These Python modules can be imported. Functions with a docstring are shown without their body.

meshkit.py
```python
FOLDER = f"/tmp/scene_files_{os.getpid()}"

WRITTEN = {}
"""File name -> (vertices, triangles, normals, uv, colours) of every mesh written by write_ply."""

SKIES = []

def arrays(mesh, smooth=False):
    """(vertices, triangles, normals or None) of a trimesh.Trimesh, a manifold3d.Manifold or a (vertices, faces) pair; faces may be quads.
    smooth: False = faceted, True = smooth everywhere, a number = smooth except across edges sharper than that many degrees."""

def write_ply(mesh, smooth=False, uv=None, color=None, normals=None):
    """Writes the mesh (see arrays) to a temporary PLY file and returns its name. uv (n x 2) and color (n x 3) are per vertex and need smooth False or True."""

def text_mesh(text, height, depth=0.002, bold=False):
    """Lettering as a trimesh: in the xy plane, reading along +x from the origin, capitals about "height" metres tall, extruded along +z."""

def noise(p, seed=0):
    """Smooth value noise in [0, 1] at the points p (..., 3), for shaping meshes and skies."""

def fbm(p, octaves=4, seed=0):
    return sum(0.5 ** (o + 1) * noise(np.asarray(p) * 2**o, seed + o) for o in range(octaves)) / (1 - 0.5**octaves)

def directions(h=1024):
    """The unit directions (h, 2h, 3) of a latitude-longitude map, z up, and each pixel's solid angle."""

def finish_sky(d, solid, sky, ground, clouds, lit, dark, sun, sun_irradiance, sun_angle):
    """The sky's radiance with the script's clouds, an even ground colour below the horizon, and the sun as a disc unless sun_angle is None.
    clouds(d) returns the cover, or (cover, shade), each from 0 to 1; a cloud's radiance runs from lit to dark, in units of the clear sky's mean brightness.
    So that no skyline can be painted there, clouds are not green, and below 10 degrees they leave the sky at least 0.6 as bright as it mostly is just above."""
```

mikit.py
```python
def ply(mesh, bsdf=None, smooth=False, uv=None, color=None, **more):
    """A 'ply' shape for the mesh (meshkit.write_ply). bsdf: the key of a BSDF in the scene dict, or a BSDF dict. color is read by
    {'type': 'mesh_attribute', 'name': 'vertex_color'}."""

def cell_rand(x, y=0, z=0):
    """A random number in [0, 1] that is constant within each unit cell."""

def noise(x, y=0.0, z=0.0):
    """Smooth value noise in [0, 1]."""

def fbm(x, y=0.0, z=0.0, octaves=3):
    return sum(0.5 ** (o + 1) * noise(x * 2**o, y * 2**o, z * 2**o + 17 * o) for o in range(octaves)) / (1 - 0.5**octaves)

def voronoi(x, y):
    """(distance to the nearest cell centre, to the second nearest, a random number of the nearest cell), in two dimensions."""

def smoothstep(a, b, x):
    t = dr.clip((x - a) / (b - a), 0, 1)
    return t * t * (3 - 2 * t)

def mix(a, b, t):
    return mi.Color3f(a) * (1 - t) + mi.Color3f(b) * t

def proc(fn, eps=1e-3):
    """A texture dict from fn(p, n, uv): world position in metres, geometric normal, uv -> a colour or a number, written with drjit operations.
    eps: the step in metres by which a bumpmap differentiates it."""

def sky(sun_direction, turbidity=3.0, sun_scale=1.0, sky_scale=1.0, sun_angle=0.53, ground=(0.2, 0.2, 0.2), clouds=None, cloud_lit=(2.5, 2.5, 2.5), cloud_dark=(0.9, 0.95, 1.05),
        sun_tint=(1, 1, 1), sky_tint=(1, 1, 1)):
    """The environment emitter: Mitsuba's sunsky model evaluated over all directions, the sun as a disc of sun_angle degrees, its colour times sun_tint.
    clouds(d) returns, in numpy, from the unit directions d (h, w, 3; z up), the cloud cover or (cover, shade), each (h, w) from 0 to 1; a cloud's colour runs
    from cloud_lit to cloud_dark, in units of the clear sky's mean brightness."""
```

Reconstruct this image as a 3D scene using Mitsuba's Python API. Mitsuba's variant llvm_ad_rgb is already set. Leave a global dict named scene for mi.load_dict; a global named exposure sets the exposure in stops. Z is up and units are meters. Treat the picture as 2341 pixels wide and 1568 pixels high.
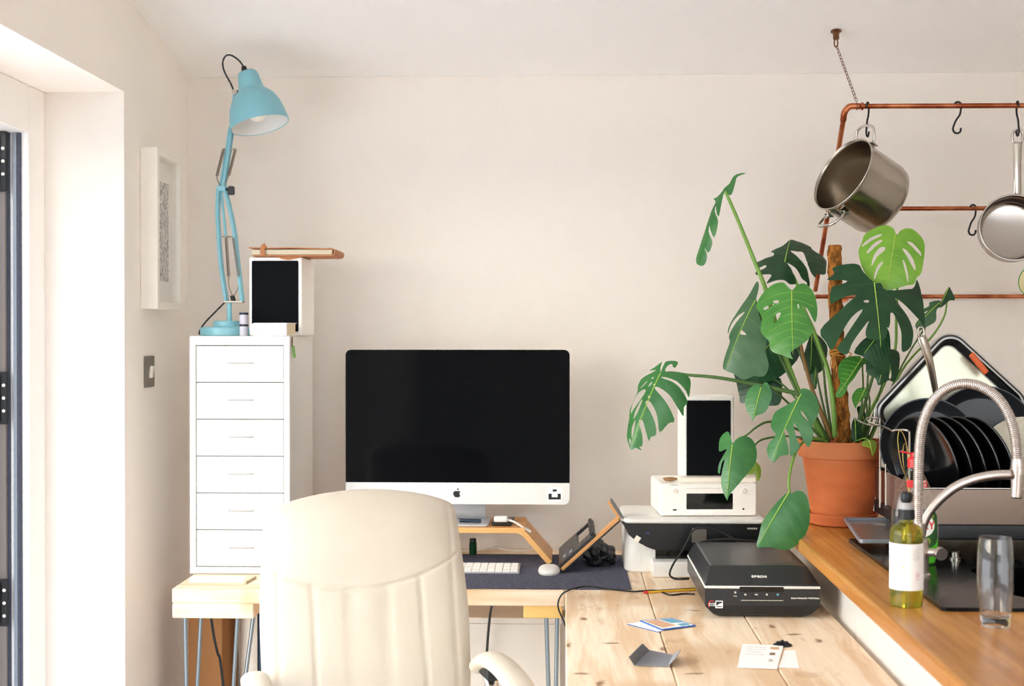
import math, random
import numpy as np
import trimesh
import drjit as dr
import mitsuba as mi
import mikit
from mikit import proc, noise, fbm, smoothstep, mix, cell_rand
from meshkit import text_mesh
import meshkit
from shapely.geometry import Polygon, Point, LineString, box as sbox
from shapely import affinity
from shapely.ops import unary_union
from scipy.spatial import Delaunay

T = mi.ScalarTransform4f
scene, labels = {}, {}
random.seed(7)
rng = np.random.default_rng(7)

# ---------------------------------------------------------------- camera, sky, exposure
scene['camera'] = {
    'type': 'thinlens', 'fov': 40.77, 'fov_axis': 'x', 'aperture_radius': 0.0055, 'focus_distance': 3.65,
    'near_clip': 0.05, 'far_clip': 200.0,
    'to_world': T().look_at(origin=[0, 0, 1.453], target=[-0.038066, 0.999246, 1.44538], up=[0, 0, 1])}

def hazy(d):
    c = meshkit.fbm(d * 2.5, 4, 4)
    return np.clip((c - 0.2) * 2.2, 0.45, 0.97), np.clip((c - 0.55) * 1.5, 0, 1)

# bright hazy day, the veiled sun stands over the garden, left of and behind the camera
scene['sky'] = mikit.sky([-0.62, -0.62, 0.48], turbidity=5.0, sun_scale=0.03, sky_scale=1.0, sun_angle=30.0, sun_tint=(0.92, 1.0, 1.14), ground=(0.32, 0.32, 0.32),
                         clouds=hazy, cloud_lit=(2.25, 2.4, 2.56), cloud_dark=(1.3, 1.34, 1.4))
exposure = 4.65

# ---------------------------------------------------------------- colour and materials
def lin(r, g=None, b=None):
    if g is None:
        r, g, b = (int(r[i:i + 2], 16) for i in (0, 2, 4))
    f = lambda c: (c / 255 / 12.92) if c / 255 <= 0.04045 else ((c / 255 + 0.055) / 1.055) ** 2.4
    return [f(r), f(g), f(b)]

def rgb(v):
    return {'type': 'rgb', 'value': [float(x) for x in v]}

def mat(name, col, rough=0.5, metal=0.0, spec=0.5, bump=None, bscale=0.0005, rtex=None, **kw):
    d = {'type': 'principled', 'base_color': col if isinstance(col, dict) else rgb(lin(col)),
         'roughness': rtex or float(rough), 'metallic': float(metal), **kw}
    if metal == 0:
        d['specular'] = float(spec)
    if bump is not None:
        d = {'type': 'bumpmap', 'arbitrary': bump, 'scale': bscale, 'bsdf': d}
    scene['mat_' + name] = {'type': 'twosided', 'bsdf': d}
    return 'mat_' + name

def wall_tex(p, n, uv):
    k = fbm(p.x * 1.7, p.y * 1.7, p.z * 1.7)
    return mix(lin(232, 224, 216), lin(236, 229, 222), k)

def plaster_bump(p, n, uv):
    return fbm(p.x * 90, p.y * 90, p.z * 90, 2)

M_WALL = mat('wall_paint', proc(wall_tex), 0.85, spec=0.2)
M_CEIL = mat('ceiling_paint', 'efece9', 0.9, spec=0.2)
M_DOORW = mat('door_white', 'f4f1ee', 0.35)
M_GASKET = mat('gasket', '353b52', 0.5)
M_GREYAL = mat('grey_aluminium', '8d939f', 0.4, 0.4)
M_WHITE = mat('white_enamel', 'dddcd9', 0.35)
M_WPLAST = mat('white_plastic', 'f1eee8', 0.35)
M_CREAMPL = mat('cream_plastic', 'e6ded2', 0.4)
M_PAPER = mat('paper', 'f4f0ee', 0.8, spec=0.2)
M_BLACK = mat('black_plastic', '16181b', 0.45)
M_BLACKSAT = mat('black_satin', '24262a', 0.32)
M_BLACKGLOSS = mat('black_gloss', '07080a', 0.08)
M_GRILLE = mat('speaker_cloth', '0d0f13', 0.9, spec=0.1)
M_SCREEN = mat('screen_glass', '04060b', 0.04, spec=0.15)
M_TEAL = mat('teal_paint', '7ab2bf', 0.38, clearcoat=0.3, clearcoat_gloss=0.8)
M_CHROME = mat('chrome', 'd8d6d2', 0.12, 1.0)
M_ALU = mat('aluminium', 'c9c9cc', 0.35, 0.5)
M_NICKEL = mat('satin_nickel', 'ddd2cc', 0.34, 1.0)
M_SPRING = mat('lamp_spring', 'a09488', 0.35, 0.9)
M_IRON = mat('black_iron', '2a2b2d', 0.45, 0.5)
M_LEGSTEEL = mat('hairpin_steel', '8a949c', 0.28, 0.85)
M_BLUESTEEL = mat('dark_blue_steel', '1c2a3e', 0.4, 0.3)
M_CABLE = mat('black_cable', '17181a', 0.5)

def steel_tex(p, n, uv):
    return mix(lin(170, 160, 148), lin(204, 195, 182), noise(p.x * 9, p.y * 9, p.z * 9))

M_STEEL = mat('brushed_steel', proc(steel_tex), 0.23, 1.0)
M_RACK = mat('dull_steel', '8e7c70', 0.3, 0.9)
M_STEEL2 = mat('bright_steel', 'cfc9c2', 0.2, 1.0)

def copper_tex(p, n, uv):
    k = fbm(p.x * 22, p.y * 22, p.z * 22)
    return mix(lin(150, 74, 44), lin(206, 128, 88), smoothstep(0.3, 0.7, k))

M_COPPER = mat('copper', proc(copper_tex), 0.33, 0.9)
M_AGEDBRASS = mat('aged_brass', '7d5438', 0.4, 0.8)

def terra_tex(p, n, uv):
    k = fbm(p.x * 14, p.y * 14, p.z * 30)
    s = noise(p.x * 3, p.y * 3, p.z * 6)
    return mix(mix(lin(178, 92, 52), lin(200, 112, 66), k), lin(206, 134, 92), smoothstep(0.62, 0.85, s) * 0.5)

M_TERRA = mat('terracotta', proc(terra_tex), 0.8, spec=0.25)

def board_col(a, c, z, seed):
    """scaffold board: a runs along the grain, c across"""
    g = fbm(a * 2.2 + seed, c * 38.0 + fbm(a * 3.1, c * 6.0) * 2.5, z * 20.0, 4)
    fine = noise(a * 14.0, c * 260.0, seed)
    blot = fbm(a * 3.0 + 7, c * 4.0 + seed, 3.0)
    col = mix(lin(222, 192, 158), lin(243, 226, 202), smoothstep(0.28, 0.68, g))
    col = mix(col, lin(205, 168, 128), smoothstep(0.55, 0.78, blot) * 0.6)
    spot = fbm(a * 9.0 + seed, c * 22.0, 5.0, 4)
    col = mix(col, lin(176, 128, 86), smoothstep(0.66, 0.80, spot) * 0.35)
    col = mix(col, lin(196, 160, 124), fine * 0.22)
    return col

KNOTS = [(0.0458, 3.3799), (0.3293, 3.4972), (0.2213, 3.0683), (0.2699, 2.8462), (0.4962, 3.3114),
         (0.5342, 3.2269), (0.0095, 3.0946), (0.1085, 3.1202), (0.0742, 2.7608), (0.0358, 2.8373), (0.5777, 3.1602)]

def table_tex(p, n, uv):
    col = board_col(p.y, p.x, p.z, dr.floor(p.x / 0.2227) * 3.7)
    w = fbm(p.x * 60, p.y * 60, 1.0) * 0.016
    for i, (kx, ky) in enumerate(KNOTS):
        sx, sy = (0.009, 0.024) if i % 2 == 0 else (0.022, 0.008)
        d = dr.sqrt(dr.square((p.x - kx + w - .008) / sx) + dr.square((p.y - ky + w - .008) / sy))
        col = mix(col, lin(120, 70, 38), (1 - smoothstep(0.35, 1.25, d)) * 0.75)
    return col

def desk_tex(p, n, uv):
    return board_col(p.x, p.y, p.z, dr.floor(p.y / 0.2227) * 2.3 + 11.0)

M_TABLE = mat('scaffold_board', proc(table_tex), 0.6, spec=0.3)
M_DESK = mat('scaffold_board_cross', proc(desk_tex), 0.6, spec=0.3)
M_PINE = mat('yellow_pine', 'e6c078', 0.6, spec=0.3)

def counter_tex(p, n, uv):
    g = fbm(p.y * 2.5, p.x * 45.0, p.z * 30.0, 4)
    st = cell_rand(dr.floor(p.x / 0.045), dr.floor((p.y + cell_rand(dr.floor(p.x / 0.045), 3.0) * 0.6) / 0.6), 2.0)
    col = mix(lin(168, 108, 46), lin(196, 138, 68), smoothstep(0.3, 0.7, g))
    return mix(col, lin(154, 94, 40), st * 0.35)

M_COUNTER = mat('oiled_beech', proc(counter_tex), 0.28, spec=0.5)

def ply_tex(p, n, uv):
    g = fbm(p.x * 6.0, p.y * 40.0, p.z * 6.0, 3)
    return mix(lin(186, 128, 74), lin(214, 160, 102), g)

M_PLY = mat('bent_plywood', proc(ply_tex), 0.4)
M_PLYEDGE = mat('plywood_edge', 'dca868', 0.5)

def felt_tex(p, n, uv):
    k = noise(p.x * 520, p.y * 520, p.z * 520)
    return mix(lin(58, 60, 74), lin(104, 104, 118), smoothstep(0.2, 0.9, k))

M_FELT = mat('grey_felt', proc(felt_tex), 0.95, spec=0.05)

def hide_bump(p, n, uv):
    return fbm(p.x * 420, p.y * 420, p.z * 420, 2)

M_CREAM = mat('cream_leather', 'c6bcae', 0.42, spec=0.4, bump=proc(hide_bump), bscale=0.0004)
M_TAN = mat('tan_leather', 'a8683c', 0.55)
M_CARD = mat('cardboard', '8f6440', 0.85, spec=0.1)
M_GREYCARD = mat('grey_card', '8b8d94', 0.85, spec=0.1)
M_GREYCARD2 = mat('dark_grey_card', '6f6f72', 0.85, spec=0.1)
M_GREEN = mat('green_plastic', '5f9a3c', 0.5)
M_GREENDK = mat('green_glass_bottle', '123a22', 0.15)
M_RED = mat('red_plastic', 'd2282c', 0.4)
M_REDP = mat('red_print', 'd6362c', 0.6)
M_WPRINT = mat('white_print', 'f2f0ea', 0.6)
M_BLACKP = mat('black_print', '101214', 0.6)
M_BLUEP = mat('blue_print', '2a62b8', 0.4)
M_PEACHP = mat('peach_print', 'd8a888', 0.4)
M_CYANP = mat('cyan_print', '5fa6c8', 0.4)
M_GREYP = mat('grey_print', 'b9b5ae', 0.6)
M_BROWNP = mat('brown_print', '8a6a58', 0.6)
M_ORANGE = mat('orange_silicone', 'd8612c', 0.5)
M_YELLOW = mat('pencil_yellow', 'd8a82a', 0.4)
M_FLOOR = mat('floor_tiles', 'd4d1cd', 0.5)
M_SIDEWALL = mat('side_wall_paint', 'c6beb4', 0.7, spec=0.2)
M_FARWALL = mat('far_wall_paint', 'e4e0da', 0.8, spec=0.2)
M_PATIO = mat('patio_stone', 'd2d1d0', 0.9, spec=0.1)

# ---------------------------------------------------------------- geometry helpers
def cat(*ms):
    ms = [m for m in ms if m is not None]
    return trimesh.util.concatenate(ms) if len(ms) > 1 else ms[0]

def hull(pts):
    return trimesh.Trimesh(np.asarray(pts, float)).convex_hull

def rbox(x0, x1, y0, y1, z0, z1, r=0.002, n=1):
    """box with chamfered (n=1) or rounded (n>1) edges"""
    r = min(r, (x1 - x0) / 2.001, (y1 - y0) / 2.001, (z1 - z0) / 2.001)
    if n == 1:
        dirs = np.eye(3)
    else:
        dirs = []
        for i in range(n + 1):
            a = i / n * math.pi / 2
            for j in range(n + 1):
                b = j / n * math.pi / 2
                dirs.append((math.cos(a) * math.cos(b), math.cos(a) * math.sin(b), math.sin(a)))
        dirs = np.array(dirs)
    pts = []
    for sx, cx in ((-1, x0 + r), (1, x1 - r)):
        for sy, cy in ((-1, y0 + r), (1, y1 - r)):
            for sz, cz in ((-1, z0 + r), (1, z1 - r)):
                pts.append(np.array([cx, cy, cz]) + dirs * r * np.array([sx, sy, sz]))
    return hull(np.vstack(pts))

def cbox(cx, cy, cz, sx, sy, sz, r=0.002, n=1):
    return rbox(cx - sx / 2, cx + sx / 2, cy - sy / 2, cy + sy / 2, cz - sz / 2, cz + sz / 2, r, n)

def rrect(w, h, r, cx=0, cy=0, q=6):
    return affinity.translate(sbox(-w / 2 + r, -h / 2 + r, w / 2 - r, h / 2 - r).buffer(r, quad_segs=q), cx, cy)

def frame(o, ex, ey, ez=None):
    ex, ey = np.asarray(ex, float), np.asarray(ey, float)
    ex = ex / np.linalg.norm(ex)
    ez = np.cross(ex, ey) if ez is None else np.asarray(ez, float)
    ez = ez / np.linalg.norm(ez)
    ey = np.cross(ez, ex)
    m = np.eye(4)
    m[:3, 0], m[:3, 1], m[:3, 2], m[:3, 3] = ex, ey, ez, o
    return m

FRONT = lambda o: frame(o, (1, 0, 0), (0, 0, 1))      # local x right, y up, z towards the camera side (-Y)
RIGHTF = lambda o: frame(o, (0, 1, 0), (0, 0, 1))     # local x along +Y, y up, z along +X
TOP = lambda o, a=0: frame(o, (math.cos(a), math.sin(a), 0), (-math.sin(a), math.cos(a), 0))

def moved(m, t):
    m = m.copy()
    m.apply_transform(t)
    return m

def rot(axis, deg, about=(0, 0, 0)):
    return trimesh.transformations.rotation_matrix(math.radians(deg), axis, about)

def shift(x, y, z):
    return trimesh.transformations.translation_matrix((x, y, z))

def extr(poly, h, t=None):
    gs = list(poly.geoms) if hasattr(poly, 'geoms') else [poly]
    m = cat(*[trimesh.creation.extrude_polygon(g, h, engine='earcut') for g in gs if g.area > 0])
    return moved(m, t) if t is not None else m

def cslab(poly, h, b=0.001, t=None):
    """convex outline as a slab with chamfered rims"""
    a, i = np.array(poly.exterior.coords)[:-1], np.array(poly.buffer(-b).exterior.coords)[:-1]
    p = np.vstack([np.c_[i, np.zeros(len(i))], np.c_[a, np.full(len(a), b)], np.c_[a, np.full(len(a), h - b)], np.c_[i, np.full(len(i), h)]])
    m = hull(p)
    return moved(m, t) if t is not None else m

def spline(pts, n=8, closed=False):
    p = np.asarray(pts, float)
    if closed:
        q = np.vstack([p[-1], p, p[0], p[1]])
    else:
        q = np.vstack([2 * p[0] - p[1], p, 2 * p[-1] - p[-2]])
    out = []
    for i in range(1, len(q) - 2):
        for k in range(n):
            t = k / n
            a, b, c, d = q[i - 1:i + 3]
            out.append(0.5 * (2 * b + (c - a) * t + (2 * a - 5 * b + 4 * c - d) * t * t + (3 * b - a - 3 * c + d) * t ** 3))
    if not closed:
        out.append(p[-1])
    return np.array(out)

def tube(pts, r, seg=10, closed=False, flat=1.0, up=None):
    """round (or flattened: flat = height of the section along up / width) tube along a polyline; r may vary along it"""
    p = np.asarray(pts, float)
    n = len(p)
    r = np.broadcast_to(np.asarray(r, float), (n,))
    if closed:
        tg = np.roll(p, -1, 0) - np.roll(p, 1, 0)
    else:
        tg = np.gradient(p, axis=0)
    tg /= np.linalg.norm(tg, axis=1, keepdims=True) + 1e-12
    if up is None:
        a = np.array([0, 0, 1.0]) if abs(tg[0][2]) < 0.9 else np.array([1.0, 0, 0])
        nn = np.cross(tg[0], a)
        ns = []
        for i in range(n):
            nn = nn - tg[i] * (nn @ tg[i])
            nn /= np.linalg.norm(nn)
            ns.append(nn)
        ns = np.array(ns)
    else:
        ns = np.cross(tg, np.asarray(up, float))
        ns /= np.linalg.norm(ns, axis=1, keepdims=True) + 1e-12
    bs = np.cross(tg, ns)
    an = np.arange(seg) / seg * 2 * np.pi
    ring = p[:, None] + r[:, None, None] * (np.cos(an)[None, :, None] * ns[:, None] + flat * np.sin(an)[None, :, None] * bs[:, None])
    v = ring.reshape(-1, 3)
    f = []
    for i in range(n if closed else n - 1):
        a, b = i * seg, ((i + 1) % n) * seg
        for k in range(seg):
            k2 = (k + 1) % seg
            f += [[a + k, a + k2, b + k2], [a + k, b + k2, b + k]]
    if not closed:
        v = np.vstack([v, p[0], p[-1]])
        for k in range(seg):
            k2 = (k + 1) % seg
            f += [[len(v) - 2, k2, k], [len(v) - 1, (n - 1) * seg + k, (n - 1) * seg + k2]]
    m = trimesh.Trimesh(v, np.array(f), process=False)
    if m.volume < 0:
        m.invert()
    return m

def rod(a, b, r, seg=12):
    return tube([a, b], r, seg)

def lathe(prof, seg=48, t=None):
    """closed profile of (radius, height) turned about z"""
    m = trimesh.creation.revolve(np.asarray(prof, float), sections=seg)
    m.merge_vertices()
    if m.volume < 0:
        m.invert()
    return moved(m, t) if t is not None else m

def axis_frame(o, d, ref=(0, 0, 1)):
    d = np.asarray(d, float) / np.linalg.norm(d)
    ref = np.asarray(ref, float)
    if abs(d @ ref) > 0.95:
        ref = np.array([1.0, 0, 0])
    ex = np.cross(ref, d)
    return frame(o, ex, np.cross(d, ex), d)

def sphere(c, r, sub=2, s=(1, 1, 1)):
    m = trimesh.creation.icosphere(subdivisions=sub, radius=r)
    m.apply_scale(s)
    m.apply_translation(c)
    return m

def text_on(t, txt, h, depth=0.0006, bold=False, centre=True):
    m = text_mesh(txt, h, depth, bold)
    if centre:
        m.apply_translation((-m.bounds[:, 0].mean(), 0, 0))
    return moved(m, t)

def grid_mesh(P, closed_u=False):
    """P (rows, cols, 3) -> triangles"""
    r, c = P.shape[:2]
    f = []
    for i in range(r - 1):
        for j in range(c if closed_u else c - 1):
            j2 = (j + 1) % c
            a, b, d, e = i * c + j, i * c + j2, (i + 1) * c + j2, (i + 1) * c + j
            f += [[a, b, d], [a, d, e]]
    return trimesh.Trimesh(P.reshape(-1, 3), np.array(f), process=False)

# ---------------------------------------------------------------- entries
def free(key):
    k, i = key, 0
    while k in scene or k in labels:
        i += 1
        k = f'{key}_{i:03d}'
    return k

def thing(key, label, category, group=None):
    k = free(key)
    labels[k] = {'label': label, 'category': category}
    if group:
        labels[k]['group'] = group
    return k

def part(parent, name, mesh, m, smooth=35, label=None, **kw):
    k = free(parent + '__' + name)
    scene[k] = mikit.ply(mesh, m, smooth=smooth, **kw)
    if label:
        labels[k] = {'label': label}
    return k

def single(key, mesh, m, label, category, group=None, smooth=35, **kw):
    k = thing(key, label, category, group)
    scene[k] = mikit.ply(mesh, m, smooth=smooth, **kw)
    return k

def struct(key, mesh, m, smooth=False, label=None):
    scene[key] = mikit.ply(mesh, m, smooth=smooth)
    labels[key] = {'kind': 'structure', **({'label': label} if label else {})}
    return key

# ================================================================ the room
def zc(y):
    return 2.284 + 0.203 * (4.46 - y)

XL, XR, YB, YF = -1.23, 3.3, 4.46, -3.2
EYZ = lambda x: frame((x, 0, 0), (0, 1, 0), (0, 0, 1))   # polygon in (y, z), thickness along +X

prof = Polygon([(YF, 0), (YB, 0), (YB, zc(YB)), (YF, zc(YF))])
OPEN = sbox(0.6, -0.01, 3.81, 2.126)
struct('wall_left', extr(prof.difference(OPEN), 0.32, EYZ(XL - 0.32)), M_WALL)
struct('wall_right', extr(prof, 0.2, EYZ(XR)), M_SIDEWALL)
struct('wall_back', rbox(XL - 0.32, XR + 0.2, YB, YB + 0.2, 0, zc(YB), 0.0005), M_WALL)
WX0, WX1, WZ0, WZ1 = 0.30, 3.15, 0.15, 2.05
TX0, TX1, TZ0, TZ1 = -1.05, 3.15, 2.12, 3.30
fw_ = sbox(XL - 0.32, 0, XR + 0.2, zc(YF)).difference(sbox(WX0, WZ0, WX1, WZ1)).difference(sbox(TX0, TZ0, TX1, TZ1))
struct('wall_front', extr(fw_, 0.2, FRONT((0, YF, 0))), M_FARWALL)
struct('floor', rbox(XL - 0.32, XR + 0.2, YF - 0.2, YB + 0.2, -0.1, 0, 0.0005), M_FLOOR)
slab = Polygon([(YF - 0.2, zc(YF - 0.2)), (YB + 0.2, zc(YB + 0.2)), (YB + 0.2, zc(YB + 0.2) + 0.15), (YF - 0.2, zc(YF - 0.2) + 0.15)])
struct('ceiling', extr(slab, XR - XL + 0.52, EYZ(XL - 0.32)), M_CEIL)
struct('ground', cat(rbox(-14, XL - 0.32, -12, 14, -0.14, -0.04, 0.0005), rbox(XL - 0.32, 10, -14, YF - 0.2, -0.14, -0.04, 0.0005)), M_PATIO)

# the window in the wall behind the camera
w_ = 'window_1'
labels[w_] = {'kind': 'structure', 'label': 'wide window in the wall behind the viewer'}
part(w_, 'frame', extr(sbox(WX0, WZ0, WX1, WZ1).difference(unary_union([sbox(WX0 + 0.06, WZ0 + 0.06, (WX0 + WX1) / 2 - 0.03, WZ1 - 0.06), sbox((WX0 + WX1) / 2 + 0.03, WZ0 + 0.06, WX1 - 0.06, WZ1 - 0.06)])), 0.06, FRONT((0, YF - 0.07, 0))), M_DOORW)
part(w_, 'pane', rbox(WX0 + 0.055, (WX0 + WX1) / 2 - 0.025, YF - 0.105, YF - 0.099, WZ0 + 0.055, WZ1 - 0.055, 0.0005), 'mat_pane')
part(w_, 'pane', rbox((WX0 + WX1) / 2 + 0.025, WX1 - 0.055, YF - 0.105, YF - 0.099, WZ0 + 0.055, WZ1 - 0.055, 0.0005), 'mat_pane')

w_ = 'window_2'
labels[w_] = {'kind': 'structure', 'label': 'long high window above the window behind the viewer'}
fb_, xs_ = sbox(TX0, TZ0, TX1, TZ1), np.linspace(TX0 + 0.03, TX1 - 0.03, 4)
for a_, b_ in zip(xs_[:-1], xs_[1:]):
    fb_ = fb_.difference(sbox(a_ + 0.03, TZ0 + 0.06, b_ - 0.03, TZ1 - 0.06))
    part(w_, 'pane', rbox(a_ + 0.025, b_ - 0.025, YF - 0.105, YF - 0.099, TZ0 + 0.055, TZ1 - 0.055, 0.0005), 'mat_pane')
part(w_, 'frame', extr(fb_, 0.06, FRONT((0, YF - 0.07, 0))), M_DOORW)

# folding glass door in the left wall: frame, seals and the stack of opened leaves
dr_ = 'door_1'
labels[dr_] = {'kind': 'structure', 'label': 'white framed folding glass door, its leaves folded outwards'}
part(dr_, 'frame_jamb', cat(rbox(-1.55, -1.455, 3.695, 3.81, 0, 2.126, 0.003)), M_DOORW)
part(dr_, 'frame_head', rbox(-1.55, -1.455, 0.6, 3.695, 1.995, 2.126, 0.003), M_DOORW)
part(dr_, 'frame_jamb', rbox(-1.55, -1.455, 0.6, 0.71, 0, 1.995, 0.003), M_DOORW)
part(dr_, 'sill', rbox(-1.55, -1.23, 0.71, 3.695, 0, 0.02, 0.002), M_GREYAL)
part(dr_, 'seal', rbox(-1.4796, -1.4748, 3.683, 3.6955, 0.02, 1.995, 0.0005), M_GASKET)
part(dr_, 'seal', rbox(-1.4941, -1.4845, 3.683, 3.6955, 0.02, 1.995, 0.0005), M_GREYAL)
part(dr_, 'seal', rbox(-1.5158, -1.5061, 3.680, 3.6955, 0.02, 1.995, 0.0005), M_GASKET)
part(dr_, 'stile', rbox(-1.542, -1.5096, 3.668, 3.6955, 0.02, 1.995, 0.002), mat('weathered_aluminium', '8e8580', 0.4, 0.3))
# leaves opened by 90 degrees, standing outside
for i in range(3):
    yy = 3.60 - i * 0.085
    lf = part(dr_, 'leaf', cat(rbox(-1.66, -1.585, yy, yy + 0.06, 0.03, 1.985, 0.002), rbox(-2.56, -2.47, yy, yy + 0.06, 0.03, 1.985, 0.002),
                               rbox(-2.47, -1.66, yy, yy + 0.06, 0.03, 0.15, 0.002), rbox(-2.47, -1.66, yy, yy + 0.06, 1.87, 1.985, 0.002)), M_GREYAL)
    part(lf, 'pane', rbox(-2.472, -1.658, yy + 0.026, yy + 0.034, 0.148, 1.872, 0.0005), 'mat_pane')
    part(lf, 'seal', rbox(-1.5845, -1.576, yy + 0.005, yy + 0.055, 0.03, 1.985, 0.001), M_GASKET)
hx_ = -1.5094
for z0, z1 in ((1.8331, 1.9941), (1.2056, 1.347), (0.6603, 0.7867)):
    h = part(dr_, 'hinge', cat(rbox(hx_ - 0.03, hx_ + 0.009, 3.655, 3.6675, z0, z1, 0.002), rbox(hx_ - 0.03, hx_ - 0.008, 3.645, 3.656, z0 + 0.005, z1 - 0.005, 0.004)), M_BLACK)
    for k in range(3):
        part(h, 'bolt', sphere((hx_, 3.654, (z0 + z1) / 2 + (k - 1) * 0.0345), 0.005, 2, (1, 0.7, 1)), M_WPLAST)
scene['mat_pane'] = {'type': 'thindielectric'}

# light switch and framed print on the left wall
t = thing('light_switch', 'square brushed metal light switch on the left wall below the framed print', 'light switch')
yy0, yy1, z0, z1 = 3.985, 4.071, 1.291, 1.384
part(t, 'plate', rbox(XL, XL + 0.007, yy0, yy1, z0, z1, 0.002), mat('switch_plate', '8c8880', 0.35, 0.8))
part(t, 'rocker', moved(rbox(-0.002, 0.006, -0.012, 0.012, -0.018, 0.018, 0.002), shift(XL + 0.008, 4.03, 1.337) @ rot((0, 1, 0), 8)), M_CREAMPL)

t = thing('picture_frame', 'deep white box frame with a grey patterned print on the left wall', 'picture frame')
py0, py1, pz0, pz1, fx = 3.955, 4.215, 1.522, 1.990, 0.05
P = EYZ(XL)
outer, inner = sbox(py0, pz0, py1, pz1), sbox(py0 + 0.02, pz0 + 0.02, py1 - 0.02, pz1 - 0.02)
part(t, 'frame_moulding', extr(outer.difference(inner), fx, P @ shift(0, 0, 0.001)), mat('frame_cream', 'e8e2d8', 0.5))
part(t, 'mount_board', rbox(XL, XL + 0.02, py0 + 0.019, py1 - 0.019, pz0 + 0.019, pz1 - 0.019, 0.0005), mat('mount_grey', 'dcd9d2', 0.8, spec=0.2))

def print_tex(p, n, uv):
    a = noise(p.y * 420, p.z * 420, 1.0) * 0.5 + noise(p.y * 190 + 9, p.z * 190, 5.0) * 0.5
    return mix(lin(92, 92, 90), lin(206, 202, 192), smoothstep(0.40, 0.62, a))

part(t, 'print', rbox(XL + 0.0195, XL + 0.0215, py0 + 0.055, py1 - 0.05, pz0 + 0.085, pz1 - 0.085, 0.0003), mat('dense_print', proc(print_tex), 0.8, spec=0.2))
part(t, 'glazing', rbox(XL + 0.036, XL + 0.038, py0 + 0.019, py1 - 0.019, pz0 + 0.019, pz1 - 0.019, 0.0003), 'mat_frame_glass')
scene['mat_frame_glass'] = {'type': 'thindielectric', 'int_ior': 1.18}

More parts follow.
